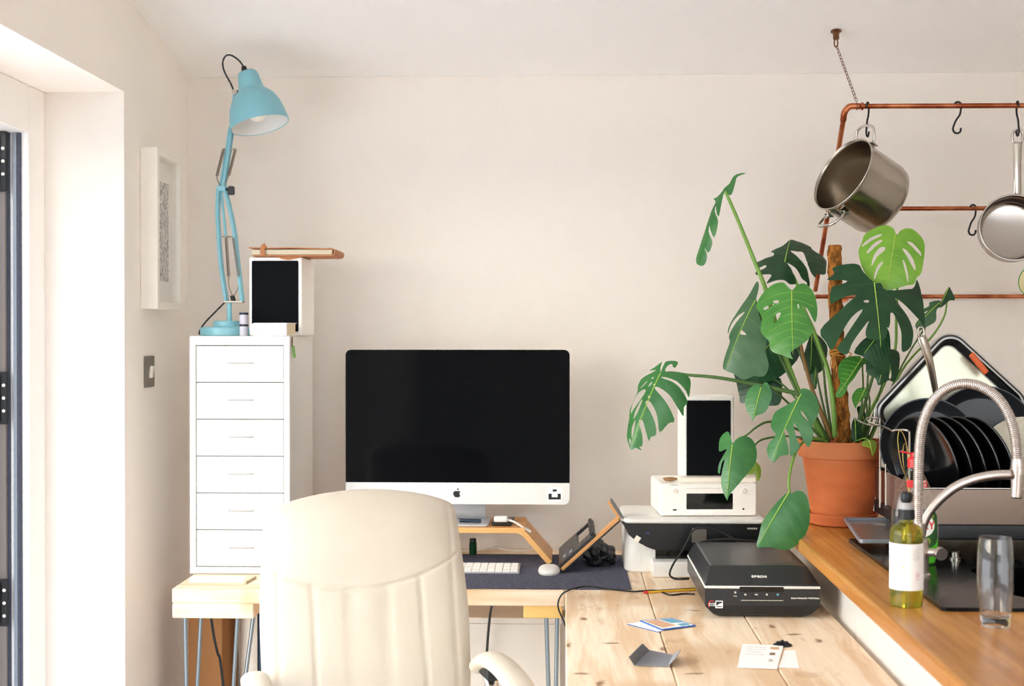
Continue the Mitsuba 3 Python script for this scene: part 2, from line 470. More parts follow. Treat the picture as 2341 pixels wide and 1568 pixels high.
# ================================================================ drawer unit on the desk and what stands on it
DZ = 0.75
hx0, hx1, hy0, hy1, hz0, hz1 = -1.090, -0.796, 3.968, 4.33, 0.7505, 1.443
t = thing('drawer_cabinet', 'tall narrow white metal cabinet of six drawers standing on the desk', 'drawer cabinet')
shell = cat(rbox(hx0, hx0 + 0.018, hy0, hy1, hz0, hz1, 0.002), rbox(hx1 - 0.018, hx1, hy0, hy1, hz0, hz1, 0.002),
            rbox(hx0 + 0.017, hx1 - 0.017, hy0, hy1, hz1 - 0.027, hz1, 0.002), rbox(hx0 + 0.017, hx1 - 0.017, hy0, hy1, hz0, hz0 + 0.02, 0.002),
            rbox(hx0 + 0.017, hx1 - 0.017, hy1 - 0.012, hy1, hz0 + 0.02, hz1 - 0.026, 0.001))
part(t, 'shell', shell, M_WHITE)
M_HANDLE = mat('handle_metal', 'a8a5a0', 0.4)
dh = (hz1 - 0.028 - hz0 - 0.021) / 6
for i in range(6):
    zt = hz1 - 0.028 - i * dh
    d = part(t, 'drawer', rbox(hx0 + 0.0195, hx1 - 0.0195, hy0 + 0.003, hy0 + 0.30, zt - dh + 0.001, zt - 0.001, 0.0015), M_WHITE)
    zc_ = zt - dh / 2 + 0.003
    xm = (hx0 + hx1) / 2 + 0.004
    pth = spline([(xm - 0.034, hy0 + 0.004, zc_), (xm - 0.034, hy0 - 0.004, zc_), (xm - 0.028, hy0 - 0.010, zc_), (xm + 0.028, hy0 - 0.010, zc_), (xm + 0.034, hy0 - 0.004, zc_), (xm + 0.034, hy0 + 0.004, zc_)], 4)
    part(d, 'handle', tube(pth, 0.0018, 8), M_HANDLE)

# desk lamp
LY = 4.105
def L(x, y):
    return np.array(x, float) if y is None else np.array([x[0], x[1] + y, x[2]])
t = thing('desk_lamp', 'teal balanced-arm desk lamp with bell shade standing on the white drawer cabinet', 'lamp')
bc = (-1.0147, 4.105, 1.453)
prof = [(0, 0), (0.074, 0), (0.078, 0.003), (0.078, 0.022), (0.074, 0.026), (0.042, 0.027), (0.039, 0.030), (0.039, 0.042), (0.036, 0.045), (0, 0.045)]
part(t, 'base', lathe(prof, 56, shift(bc[0], LY, hz1)), M_TEAL)
part(t, 'stem', rod((-1.0054, 4.105, 1.4793), (-1.0066, 4.105, 1.5463), 0.0075, 16), M_TEAL)
part(t, 'bracket', cat(cbox(-0.992, LY, 1.545, 0.058, 0.03, 0.006, 0.001)), M_SPRING)
for dy in (-0.011, 0.011):
    part(t, 'lower_arm', tube(spline([L(p, dy) for p in ((-1.0145, 4.105, 1.5463), (-1.0303, 4.105, 1.6501), (-1.0381, 4.105, 1.7552), (-1.0406, 4.105, 1.8209), (-1.0379, 4.105, 1.8839))], 6), 0.0048, 8), M_TEAL)
    part(t, 'lower_arm', tube(spline([L(p, dy) for p in ((-0.9668, 4.105, 1.5463), (-0.9786, 4.105, 1.65), (-0.9904, 4.105, 1.7551), (-1.0048, 4.105, 1.8273), (-1.0193, 4.105, 1.8838))], 6), 0.0048, 8), M_TEAL)
part(t, 'lower_brace', tube(((-1.0299, 4.105, 1.8733), (-1.0234, 4.105, 1.8077), (-1.0169, 4.105, 1.742)), 0.004, 8), M_TEAL)
part(t, 'spring_bar', rod((-1.0275, 4.105, 1.7407), (-0.9864, 4.105, 1.7406), 0.0022, 8), M_SPRING)

def coil(a, b, r, turns, wire=0.0011):
    a, b = np.array(a, float), np.array(b, float)
    F = axis_frame(a, b - a)
    n = turns * 8
    u = np.arange(n + 1) / n
    loc = np.c_[r * np.cos(u * turns * 2 * np.pi), r * np.sin(u * turns * 2 * np.pi), u * np.linalg.norm(b - a)]
    return tube(loc @ F[:3, :3].T + a, wire, 5)

part(t, 'spring', coil((-1.0123, 4.092, 1.7372), (-1.0046, 4.092, 1.6206), 0.0042, 36), M_SPRING)
part(t, 'spring', coil((-0.9899, 4.092, 1.7371), (-0.9742, 4.092, 1.6206), 0.0042, 36), M_SPRING)
part(t, 'spring_wire', tube(spline(((-1.0046, 4.092, 1.6206), (-1.0046, 4.092, 1.5971), (-0.9981, 4.092, 1.5735), (-0.9915, 4.092, 1.563)), 4), 0.0016, 6), M_SPRING)
part(t, 'spring_wire', tube(spline(((-0.9742, 4.092, 1.6206), (-0.9729, 4.092, 1.5997), (-0.9822, 4.092, 1.5735), (-0.9902, 4.092, 1.563)), 4), 0.0016, 6), M_SPRING)
part(t, 'lower_knob', rod((-0.9948, 4.095, 1.5631), (-0.9921, 4.1, 1.5462), 0.007, 12), M_BLACK)
part(t, 'elbow', cat(rbox(-1.0406, -1.0141, LY - 0.016, LY + 0.016, 1.8755, 1.8938, 0.003)), M_TEAL)
part(t, 'elbow_knob', cat(rod((-1.0167, 4.1, 1.8833), (-1.0036, 4.095, 1.8801), 0.004, 10), moved(cslab(rrect(0.018, 0.026, 0.004), 0.012, 0.001), frame((-0.994, 4.088, 1.8767), (1, 0, 0), (0.15, 0, 1)))), M_BLACK)
for dy in (-0.009, 0.009):
    part(t, 'upper_arm', tube([L(p, dy) for p in ((-1.0233, 4.105, 1.8864), (-1.0071, 4.11, 1.9986), (-0.9989, 4.115, 2.0715), (-0.9907, 4.12, 2.1708))], 0.0052, 8), M_TEAL)
part(t, 'upper_arm', tube(((-1.0339, 4.105, 1.8944), (-1.0151, 4.105, 1.9979), (-1.0057, 4.11, 2.0708)), 0.0036, 8), M_TEAL)
part(t, 'spring_bar', rod((-1.0271, 4.105, 2.0032), (-0.9847, 4.105, 2.003), 0.0022, 8), M_SPRING)
part(t, 'spring', coil((-1.0206, 4.095, 1.9993), (-1.0405, 4.095, 1.9221), 0.0042, 26), M_SPRING)
part(t, 'spring', coil((-0.9849, 4.095, 1.9991), (-1.0049, 4.095, 1.922), 0.0042, 26), M_SPRING)
part(t, 'spring_wire', tube(spline(((-1.0405, 4.095, 1.9221), (-1.0392, 4.095, 1.909), (-1.0326, 4.1, 1.8938)), 4), 0.0016, 6), M_SPRING)
part(t, 'spring_wire', tube(spline(((-1.0049, 4.095, 1.922), (-1.0102, 4.095, 1.9089), (-1.022, 4.1, 1.8925)), 4), 0.0016, 6), M_SPRING)
# shade: bell turned about a tilted axis; s runs from the mouth to the top
sm, stp = np.array((-0.9065, 4.075, 2.0702)), np.array((-0.9489, 4.095, 2.2329))
H = np.linalg.norm(stp - sm)
outer = [(0.088, 0.0), (0.0865, 0.015), (0.083, 0.035), (0.076, 0.060), (0.064, 0.082), (0.050, 0.096), (0.041, 0.103), (0.0375, 0.110), (0.034, 0.130), (0.0305, 0.150), (0.0275, 0.157), (0.022, 0.160)]
inner = [(max(r - 0.003, 0.001), s - 0.0012) for r, s in outer]
A = axis_frame(sm, stp - sm)
k = H / 0.160
out_p = [(r, s * k) for r, s in outer]
inn_p = [(0.0855, 0.0004)] + [(r, s * k) for r, s in inner[1:]]
sh = part(t, 'lamp_shade', lathe([(0, 0.160 * k)] + out_p[::-1] + [(0.0865, -0.0012), (0.0855, 0.0004), (0.0856, 0.001)] + [(r + 0.0018, s) for r, s in inn_p[1:]] + [(0, 0.159 * k)], 64, A), M_TEAL)
part(sh, 'shade_lining', lathe([(r, s) for r, s in inn_p] + [(0, 0.1575 * k), (0, 0.156 * k)] + [(max(r - 0.001, 0.001), s) for r, s in inn_p[::-1]], 64, A), M_WHITE)
blb = [(0, 0.012), (0.012, 0.014), (0.022, 0.022), (0.027, 0.034), (0.026, 0.046), (0.018, 0.062), (0.013, 0.075), (0.013, 0.11), (0, 0.11)]
part(t, 'bulb', lathe(blb, 32, A), mat('opal_glass', 'f8f4ea', 0.25))
part(t, 'shade_joint', cat(rod((-0.9885, 4.1, 2.1739), (-0.9981, 4.14, 2.181), 0.008, 14), rod((-0.9908, 4.115, 2.1739), (-0.9621, 4.1, 2.1803), 0.005, 10)), M_SPRING)
part(t, 'cable_grip', tube(((-0.9544, 4.09, 2.2294), (-0.9583, 4.09, 2.2477)), [0.010, 0.007], 12), M_CABLE)
part(t, 'cable', tube(spline(((-0.9583, 4.09, 2.2464), (-0.9726, 4.095, 2.2657), (-0.9975, 4.105, 2.2836), (-1.0172, 4.11, 2.2835), (-1.0278, 4.115, 2.2635), (-1.0225, 4.12, 2.2355), (-1.0077, 4.13, 2.2057), (-0.9956, 4.135, 2.1748)), 6), 0.0026, 8), M_CABLE)
part(t, 'cable', tube(spline(((-1.0184, 4.11, 1.5464), (-1.0462, 4.12, 1.5216), (-1.0862, 4.135, 1.4848), (-1.1023, 4.14, 1.4636), (-1.105, 4.14, 1.4477)) + ((-1.087, 4.2, 1.4465), (-1.08, 4.30, 1.4465)), 6), 0.0026, 8), M_CABLE)

# small canisters, speaker, notebook, white book, key
for (z0, z1, lab) in ((hz1 + 0.0005, hz1 + 0.034, 'small grey film canister standing on the white drawer cabinet, lower of two stacked'), (hz1 + 0.0345, hz1 + 0.068, 'small grey film canister with dark lid, upper of two stacked beside the lamp base')):
    t = thing('film_canister', lab, 'film canister', 'stacked film canisters')
    c = (-0.9392, 4.02, 1.453)
    part(t, 'body', lathe([(0, z0), (0.0115, z0), (0.012, z0 + 0.001), (0.012, z1 - 0.006), (0, z1 - 0.006)], 28, shift(c[0], 4.005, 0)), mat('canister_grey', 'b9b6c2', 0.35) if 'mat_canister_grey' not in scene else 'mat_canister_grey')
    part(t, 'lid', lathe([(0, z1 - 0.006), (0.0128, z1 - 0.006), (0.0128, z1 - 0.001), (0.012, z1), (0, z1)], 28, shift(c[0], 4.005, 0)), M_BLUESTEEL)

def speaker(x0, x1, yf, z0, z1, label, depth=0.20, rz=0.0):
    t = thing('speaker', label, 'speaker', 'white bookshelf speakers')
    Mx = rot((0, 0, 1), rz, ((x0 + x1) / 2, yf, 0))
    part(t, 'cabinet', moved(rbox(x0, x1, yf, yf + depth, z0, z1, 0.006, 3), Mx), M_WPLAST)
    w, h = x1 - x0 - 0.021, z1 - z0 - 0.024
    part(t, 'grille', moved(cslab(rrect(w, h, 0.004), 0.006, 0.002, FRONT(((x0 + x1) / 2 - 0.001, yf + 0.001, (z0 + z1) / 2))), Mx), M_GRILLE)
    return t

sx0, sx1 = -0.9366, -0.7771
speaker(sx0, sx1, 4.06, hz1 + 0.0005, 1.6776, 'white bookshelf speaker with black grille on the drawer cabinet beside the lamp')
sz = 1.6776
t = thing('notebook', 'brown leather notebook with strap lying on top of the left speaker', 'notebook')
nx0, nx1 = -0.9318, -0.677
ny0, ny1 = 4.045, 4.215
cov = LineString([(nx0, 0.026), (nx0 + 0.05, 0.0245), (nx0 + 0.12, 0.0255), (nx1 - 0.03, 0.0225), (nx1 - 0.012, 0.0235), (nx1 - 0.003, 0.019), (nx1 - 0.001, 0.012), (nx1 - 0.004, 0.005), (nx1 - 0.012, 0.0025), (nx0 + 0.12, 0.0022), (nx0 + 0.01, 0.0022)]).buffer(0.0016)
EXZ = lambda y: frame((0, y, 0), (1, 0, 0), (0, 0, 1))       # (x, z) outline, thickness towards -Y
part(t, 'cover', moved(extr(cov, ny1 - ny0), EXZ(ny1) @ shift(0, sz + 0.0002, 0)), M_TAN)
part(t, 'page_block', moved(rbox(nx0 + 0.006, nx1 - 0.008, ny0 + 0.004, ny1 - 0.004, 0.0045, 0.0215, 0.002), shift(0, 0, sz)), mat('old_pages', 'c9bda6', 0.8, spec=0.1))
part(t, 'strap', tube(spline([(nx0 + 0.050, ny0 - 0.002, sz + 0.034), (nx0 + 0.042, ny0 - 0.004, sz + 0.028), (nx0 + 0.040, ny0 - 0.004, sz + 0.014), (nx0 + 0.043, ny0 - 0.003, sz + 0.003)], 5), 0.007, 8, flat=0.25, up=(0, 1, 0)), M_TAN)
fl = Polygon([(nx0 + 0.075, 0.001), (nx0 + 0.17, 0.001), (nx0 + 0.135, -0.007), (nx0 + 0.115, -0.0105), (nx0 + 0.098, -0.009)])
part(t, 'flap', moved(extr(fl, 0.002), EXZ(4.056) @ shift(0, sz + 0.001, 0)), M_TAN)

t = thing('white_book', 'thick white paperback lying in front of the left speaker', 'book')
MB = shift(0, -0.012, 0) @ rot((0, 0, 1), -15, (-0.85, 4.0, 0))
bk = affinity.translate(rrect(0.118, 0.037, 0.012), 0, 0).union(sbox(0.0, -0.0185, 0.059, 0.0185))
bx = -0.856
pg = extr(affinity.translate(rrect(0.112, 0.033, 0.010).union(sbox(0, -0.0165, 0.0575, 0.0165)), bx, hz1 + 0.0192), 0.060, EXZ(4.043))
part(t, 'page_block', moved(pg, MB), mat('page_edge', 'e3d3b6', 0.8, spec=0.1))
cv = LineString([(bx + 0.059, hz1 + 0.0368), (bx - 0.045, hz1 + 0.0368), (bx - 0.055, hz1 + 0.031), (bx - 0.0585, hz1 + 0.019), (bx - 0.055, hz1 + 0.007), (bx - 0.045, hz1 + 0.0018), (bx + 0.059, hz1 + 0.0018)]).buffer(0.0012)
part(t, 'cover', moved(extr(cv, 0.064, EXZ(4.045)), MB), M_WPLAST)
part(t, 'cover_front', moved(extr(Polygon(cv.exterior).convex_hull, 0.003, EXZ(3.983)), MB), M_PAPER)

t = thing('key', 'small key with a green tag hanging at the right side of the drawer cabinet', 'key')
kx = hx1 + 0.003
part(t, 'ring', tube([(kx, hy0 + 0.02 + 0.006 * math.cos(a), hz1 - 0.014 + 0.010 * math.sin(a)) for a in np.linspace(0, 2 * math.pi, 20, endpoint=False)], 0.001, 6, True), M_AGEDBRASS)
part(t, 'shaft', rbox(kx - 0.001, kx + 0.001, hy0 + 0.017, hy0 + 0.023, hz1 - 0.034, hz1 - 0.02, 0.0005), M_AGEDBRASS)
part(t, 'tag', moved(rbox(-0.003, 0.003, -0.006, 0.006, -0.036, 0, 0.002), shift(kx + 0.003, hy0 + 0.02, hz1 - 0.028) @ rot((0, 1, 0), -6)), M_GREEN)

# ================================================================ desk and table of scaffold boards
t = thing('desk', 'desk of pale scaffold boards along the back wall on hairpin legs', 'desk')
for i, (a, b) in enumerate(((3.745, 3.968), (3.9705, 4.197), (4.1995, 4.455))):
    part(t, 'board', rbox(-1.079, 0.0, a, b, 0.708, DZ, 0.0035), M_DESK)
part(t, 'cross_beam', rbox(-1.079, -0.852, 3.747, 4.43, 0.667, 0.7078, 0.003), M_DESK)
part(t, 'cross_beam', rbox(-0.112, -0.006, 3.76, 4.43, 0.672, 0.7078, 0.003), M_PINE)

def hairpin(parent, a, b, foot):
    a, b, foot = (np.array(x, float) for x in (a, b, foot))
    pts = [a, a * 0.03 + 0.97 * foot + (b - a) * 0.012 + np.array([0, 0, 0.01]), foot, b * 0.03 + 0.97 * foot - (b - a) * 0.012 + np.array([0, 0, 0.01]), b]
    s = np.vstack([[pts[0]], spline(pts[1:4], 5), [pts[4]]])
    part(parent, 'leg', cat(tube(s, 0.0058, 12), cbox((a[0] + b[0]) / 2, (a[1] + b[1]) / 2, a[2] + 0.0005, abs(a[0] - b[0]) + 0.05, abs(a[1] - b[1]) + 0.03, 0.003, 0.0005)), M_LEGSTEEL)

hairpin(t, (-1.0575, 3.8, 0.6645), (-1.0279, 3.86, 0.6645), (-1.055, 3.83, 0.006))
hairpin(t, (-0.9098, 3.8, 0.6645), (-0.895, 3.95, .6645), (-0.965, 3.87, 0.006))
hairpin(t, (-1.06, 4.38, .6645), (-0.97, 4.32, .6645), (-1.03, 4.35, 0.006))
hairpin(t, (-0.05, 3.80, .6695), (-0.02, 3.86, .6695), (-0.03, 3.83, 0.006))

t = thing('table', 'table of three pale scaffold boards running from the back wall along the kitchen counter', 'table')
for a, b in ((0.0025, 0.2243), (0.2258, 0.4452), (0.4465, 0.667)):
    part(t, 'board', rbox(a, b, 2.15, 4.455, 0.708, DZ, 0.003), M_TABLE)
for y in (2.3, 3.3, 4.2):
    part(t, 'cross_beam', rbox(0.03, 0.64, y, y + 0.09, 0.672, 0.7078, 0.002), M_TABLE)
for x, y in ((0.06, 2.35), (0.60, 2.35), (0.06, 4.24), (0.60, 4.24)):
    hairpin(t, (x - 0.03, y - 0.02, .6695), (x + 0.03, y + 0.02, .6695), (x, y, 0.006))

t = thing('paper_sheet', 'white sheet of paper lying on the desk in front of the drawer cabinet', 'paper')
part(t, 'sheet', moved(extr(Polygon(((-1.0747, 3.9268), (-0.9173, 3.9328), (-0.9022, 3.836), (-1.0558, 3.8301))), 0.0008), shift(0, 0, DZ + 0.0003)), M_PAPER)
single('pencil', rod((-0.8907, 3.8131, 0.754), (-0.8826, 3.903, 0.754), 0.0034, 8), mat('pencil_grey', 'b9a888', 0.5), 'pale wooden pencil lying beside the white sheet on the desk', 'pencil')
# under the desk
t = thing('cardboard_box', 'brown cardboard box standing on the floor under the desk end', 'box')
c0, c1 = (-1.1261, 4.08, 0.6016), (-1.0231, 4.08, 0.6024)
part(t, 'carton', rbox(c0[0], c1[0], 4.08, 4.28, 0.0, 0.625, 0.002), M_CARD)
part(t, 'flap', moved(rbox(c0[0], c1[0], -0.001, 0.001, 0, 0.03, 0.0005), shift(0, 4.079, 0.612) @ rot((1, 0, 0), 12)), M_CARD)
single('paper_roll', rod((-0.9666, 4.2, 0), (-0.9612, 4.2, 0.645), 0.034, 24), M_CREAMPL, 'pale upright roll standing under the desk beside the cardboard box', 'paper roll')
single('metal_post', rod((-0.909, 4.1, 0), (-0.909, 4.1, 0.665), 0.0125, 16), M_BLUESTEEL, 'dark blue metal post under the desk, half hidden by the cream chair', 'post')
t = thing('storage_unit', 'low flat white storage unit against the wall under the desk', 'cabinet')
M_UNIT = mat('pale_panel', 'cfc9c3', 0.5)
part(t, 'body', rbox(-0.72, -0.012, 4.24, 4.45, 0.0, 0.555, 0.002), M_UNIT)
part(t, 'top_panel', rbox(-0.725, -0.008, 4.232, 4.452, 0.557, 0.575, 0.002), M_UNIT)
single('cable', tube(spline([(-0.19, 4.05, 0.70), (-0.2, 4.08, 0.66), (-0.225, 4.18, 0.60), (-0.24, 4.21, 0.4), (-0.24, 4.20, 0.05)], 6), 0.004, 8), M_CABLE, 'black cable hanging under the desk in front of the white storage unit', 'cable')
single('cable', tube(spline(((-1.0315, 3.98, 0.6255), (-1.0264, 4, 0.5546), (-1.0212, 4.02, 0.505), (-1.0159, 4.04, 0.4549)) + ((-0.98, 4.05, 0.1), (-0.97, 4.06, 0.005)), 6), 0.004, 8), M_CABLE, 'black cable hanging between the hairpin legs in front of the cardboard box', 'cable')

# ================================================================ computer
single('desk_mat', rbox(-0.78, 0.183, 3.765, 4.335, DZ + 0.0003, DZ + 0.0043, 0.001), M_FELT, 'large dark grey felt mat on the desk under keyboard and mouse', 'desk mat')
MZ = DZ + 0.0045
t = thing('monitor_stand', 'bent plywood monitor stand under the white computer', 'monitor stand')
rx0, rx1, rt = -0.60, -0.037, 0.868
def stand_line():
    right = [(-0.155, rt - 0.008), (-0.137, rt - 0.0095), (-0.121, rt - 0.018), (-0.108, rt - 0.032), (rx1 - 0.006, MZ + 0.0075)]
    left = [(2 * (rx0 + rx1) / 2 - x, z) for x, z in right]
    return left[::-1] + right
line = spline([(x, z, 0) for x, z in stand_line()], 5)[:, :2]
part(t, 'bent_shell', moved(extr(LineString(line).buffer(0.0078, cap_style=2, join_style=1), 0.245), EXZ(4.365)), M_PLY, smooth=40)
part(t, 'front_edge', moved(extr(LineString(line).buffer(0.0079, cap_style=2, join_style=1), 0.0012), EXZ(4.1205)), M_PLYEDGE, smooth=40)

t = thing('computer', 'large white all-in-one computer with dark screen on the plywood stand', 'computer')
ix0, ix1, iz0, iz1, iy = -0.6625, 0.0155, 0.9345, 1.4010, 4.15
icx = (ix0 + ix1) / 2
sc_b = 0.9998
case = rrect(ix1 - ix0, iz1 - iz0, 0.017, icx, (iz0 + iz1) / 2, 8)
fr = FRONT((0, iy, 0))
face = extr(case, 0.010, FRONT((0, iy + 0.0105, 0)))
back = hull(np.vstack([np.c_[np.array(case.exterior.coords)[:, 0], np.full(len(case.exterior.coords), iy + 0.010), np.array(case.exterior.coords)[:, 1]],
                       np.c_[np.array(case.buffer(-0.12).exterior.coords)[:, 0], np.full(len(case.buffer(-0.12).exterior.coords), iy + 0.05), np.array(case.buffer(-0.12).exterior.coords)[:, 1]]]))
part(t, 'case', cat(face, back), M_WHITE)
part(t, 'screen', extr(case.intersection(sbox(-2, sc_b, 2, 3)), 0.0022, FRONT((0, iy + 0.0012, 0))), M_SCREEN)
# round emblem like a bitten fruit with a leaf, and the small black badge at the right of the chin
ax, az = -0.3241, 0.9654
body = unary_union([Point(-0.0042, 0.001).buffer(0.0078), Point(0.0042, 0.001).buffer(0.0078), Point(-0.0030, -0.0045).buffer(0.0060), Point(0.0030, -0.0045).buffer(0.0060)])
body = body.difference(Point(0.0128, 0.0012).buffer(0.0058)).difference(Point(0, 0.0105).buffer(0.0024)).difference(Point(0, -0.0117).buffer(0.0016))
leaf = Point(0.0008, 0.0125).buffer(0.0042).intersection(Point(0.0042, 0.0158).buffer(0.0044))
part(t, 'emblem', extr(unary_union([body, leaf]), 0.0008, FRONT((ax, iy + 0.0004, az))), M_BLACKP)
ux, uz = -0.0295, 0.9654
badge = part(t, 'badge', extr(rrect(0.044, 0.042, 0.003), 0.0008, FRONT((ux, iy + 0.0006, uz))), M_WPRINT)
mark = unary_union([sbox(-0.0185, -0.0155, 0.0185, 0.0020).difference(sbox(-0.0090, -0.0085, 0.0090, 0.01)), sbox(-0.0060, 0.0085, 0.0060, 0.0150)])
part(badge, 'mark', extr(mark, 0.0008, FRONT((ux, iy - 0.0001, uz))), M_BLACKP)
part(t, 'foot', cslab(rrect(0.19, 0.19, 0.012), 0.007, 0.002, TOP((icx, 4.228, rt + 0.0002))), M_ALU)
nk = [(4.30, rt + 0.006), (4.255, rt + 0.016), (4.235, rt + 0.05), (4.21, 1.06)]
part(t, 'neck', moved(extr(LineString(spline([(a, b, 0) for a, b in nk], 6)[:, :2]).buffer(0.004, cap_style=2), 0.16), frame((icx - 0.08, 0, 0), (0, 1, 0), (0, 0, 1))), M_ALU)

t = thing('keyboard', 'slim white keyboard on the grey felt mat', 'keyboard')
kx0, kx1, ky0, ky1 = -0.432, -0.131, 3.985, 4.105
part(t, 'tray', hull([(x, y, z) for x in (kx0, kx1) for y, z in ((ky0, MZ), (ky1, MZ), (ky0, MZ + 0.004), (ky1, MZ + 0.010))]), M_ALU)
nr, nc = 5, 13
kw, kd = (kx1 - kx0 - 0.008) / nc, (ky1 - ky0 - 0.008) / nr
for r in range(nr):
    for c in range(nc):
        x, y = kx0 + 0.004 + c * kw, ky0 + 0.004 + r * kd
        zz = MZ + 0.004 + 0.006 * (y - ky0) / (ky1 - ky0)
        part(t, 'key', rbox(x + 0.001, x + kw - 0.001, y + 0.001, y + kd - 0.001, zz - 0.0005, zz + 0.0035, 0.0008), M_WPLAST)
g = np.linspace(0, 1, 20)
mo = lambda z: None
ms = []
for i, u in enumerate(np.linspace(0, math.pi / 2, 9)):
    rr, hh = math.cos(u) ** 0.55, math.sin(u)
    ring = [(0.032 * rr * math.copysign(abs(math.cos(a)) ** 0.75, math.cos(a)), 0.056 * rr * math.copysign(abs(math.sin(a)) ** 0.85, math.sin(a)), 0.005 + 0.016 * hh) for a in np.linspace(0, 2 * math.pi, 40, endpoint=False)]
    ms.append(ring)
low = [(x * 0.93, y * 0.95, 0.0) for x, y, z in ms[0]]
single('computer_mouse', moved(hull(np.vstack([np.array(low)] + [np.array(r) for r in ms])), shift(-0.0445, 4.005, MZ)), M_WHITE, 'smooth white computer mouse on the grey felt mat', 'mouse', smooth=50)

# bits on and under the stand
t = thing('phone', 'black phone lying on the plywood stand beside the computer foot', 'phone')
PM = shift(-0.1887, 4.22, rt + 0.002) @ rot((0, 0, 1), 88) @ rot((0, 1, 0), 0)
part(t, 'body', moved(cslab(rrect(0.13, 0.062, 0.008), 0.009, 0.002), PM), M_BLACK)
part(t, 'screen', moved(cslab(rrect(0.122, 0.056, 0.006), 0.0015, 0.0003), PM @ shift(0, 0, 0.0082)), M_BLACKGLOSS)
t = thing('charger', 'white charger plug with a short white cable lying on the plywood stand', 'charger')
ca, cb = np.array((-0.1911, 4.135, 0.8835)), np.array((-0.1108, 4.135, 0.8589))
part(t, 'plug', moved(rbox(-0.021, 0.021, -0.011, 0.011, -0.009, 0.009, 0.006, 3), shift(ca[0], 4.14, rt + 0.0235)), M_WHITE)
part(t, 'cable', tube(spline([(ca[0] + 0.02, 4.14, rt + 0.022), (ca[0] + 0.042, 4.135, rt + 0.015), (ca[0] + 0.062, 4.132, rt + 0.003), (cb[0] - 0.004, 4.135, cb[2] + 0.001)], 6), 0.0032, 8), M_WHITE)
part(t, 'connector', moved(rbox(-0.012, 0.012, -0.006, 0.006, -0.004, 0.004, 0.003, 2), shift(cb[0], 4.136, cb[2]) @ rot((0, 1, 0), 25)), M_WHITE)
single('pen', rod((icx + 0.005, 4.185, rt + 0.0125), (icx + 0.07, 4.175, rt + 0.0125), 0.005, 12), M_BLUESTEEL, 'dark blue pen lying on the computer foot', 'pen')
t = thing('green_bottle', 'tiny green bottle standing on the mat under the plywood stand', 'bottle')
gb = (-0.2877, 4.3184, 0.7545)
part(t, 'body', lathe([(0, MZ), (0.011, MZ), (0.012, MZ + 0.002), (0.012, MZ + 0.036), (0.009, MZ + 0.040), (0, MZ + 0.040)], 24, shift(gb[0], 4.325, 0)), M_GREENDK)
part(t, 'cap', lathe([(0, MZ + 0.040), (0.0105, MZ + 0.040), (0.0105, MZ + 0.050), (0, MZ + 0.050)], 24, shift(gb[0], 4.325, 0)), M_BLACK)
single('cable', tube(spline([(-0.33, 4.39, DZ + 0.004), (-0.27, 4.395, DZ + 0.008), (-0.225, 4.40, DZ + 0.016), (-0.215, 4.41, DZ + 0.024), (-0.205, 4.405, DZ + 0.010), (-0.13, 4.40, DZ + 0.005), (-0.075, 4.41, DZ + 0.02), (-0.04, 4.42, DZ + 0.035)], 6), 0.0026, 6), M_CREAMPL, 'pale thin cable lying along the wall behind the felt mat', 'cable')

# ================================================================ laptop stand, leaning open on the desk
t = thing('laptop_stand', 'folding plywood laptop stand with black tray leaning between mouse and printer', 'laptop stand')
a0, a1, l1 = (np.array(p) for p in ((-0.0081, 4, 0.7631), (0.1579, 4, 0.9127), (0.1275, 4, 0.9596)))
u = (a1 - a0) / np.linalg.norm(a1 - a0)
nrm = np.array([-u[2], 0, u[0]])
Lw = np.linalg.norm(a1 - a0)
Fw = frame(a0, u, (0, 1, 0), nrm)
Fw[:3, 1] = (0, 1, 0)
part(t, 'ply_panel', moved(rbox(0, Lw, 0, 0.045, -0.0045, 0.0045, 0.001), Fw), M_PLY)
part(t, 'back_felt', moved(rbox(0, Lw, 0, 0.045, -0.0085, -0.0046, 0.0005), Fw), M_BLACK)
w2 = (l1 - a1) / np.linalg.norm(l1 - a1)
L2 = np.linalg.norm(l1 - a1)
F2 = frame(a1, w2, (0, 1, 0), (w2[2], 0, -w2[0]))
F2[:3, 1] = (0, 1, 0)
part(t, 'ply_lip', moved(rbox(0, L2, 0, 0.045, -0.002, 0.006, 0.001), F2), M_PLY)
part(t, 'lip_felt', moved(rbox(-0.004, L2, 0, 0.06, 0.0061, 0.013, 0.001), F2), M_GREYCARD2)
trp = sbox(0.0, 0.012, 0.134, 0.345).difference(sbox(0.074, 0.10, 0.122, 0.320))
part(t, 'tray', moved(extr(trp, 0.009), Fw @ shift(0, 0, 0.0044)), M_BLACKSAT)
for (ua, va) in ((0.02, 0.06), (0.045, 0.045)):
    part(t, 'clip', moved(rbox(ua, ua + 0.012, va, va + 0.03, 0.0134, 0.017, 0.001), Fw), M_GREYAL)
part(t, 'hinge', moved(rbox(0.128, 0.140, 0.02, 0.32, 0.0044, 0.022, 0.002), Fw), M_BLACK)
part(t, 'prop', moved(rbox(0.02, 0.034, 0.05, 0.30, -0.018, 0.0040, 0.001), Fw), M_BLACK)
# crumpled dark bag with cables under it
m = trimesh.creation.icosphere(subdivisions=4, radius=1.0)
v = m.vertices * np.array([0.044, 0.07, 0.042])
k = meshkit.fbm(m.vertices * 2.3 + 5, 4, 3)
v *= (0.55 + 0.9 * k)[:, None]
v[:, 2] = np.maximum(v[:, 2], -0.026)
m.vertices = v + np.array([0.104, 4.17, DZ + 0.0305])
single('plastic_bag', m, M_BLACKSAT, 'crumpled dark plastic bag lying on the mat beside the printer', 'bag', smooth=True)

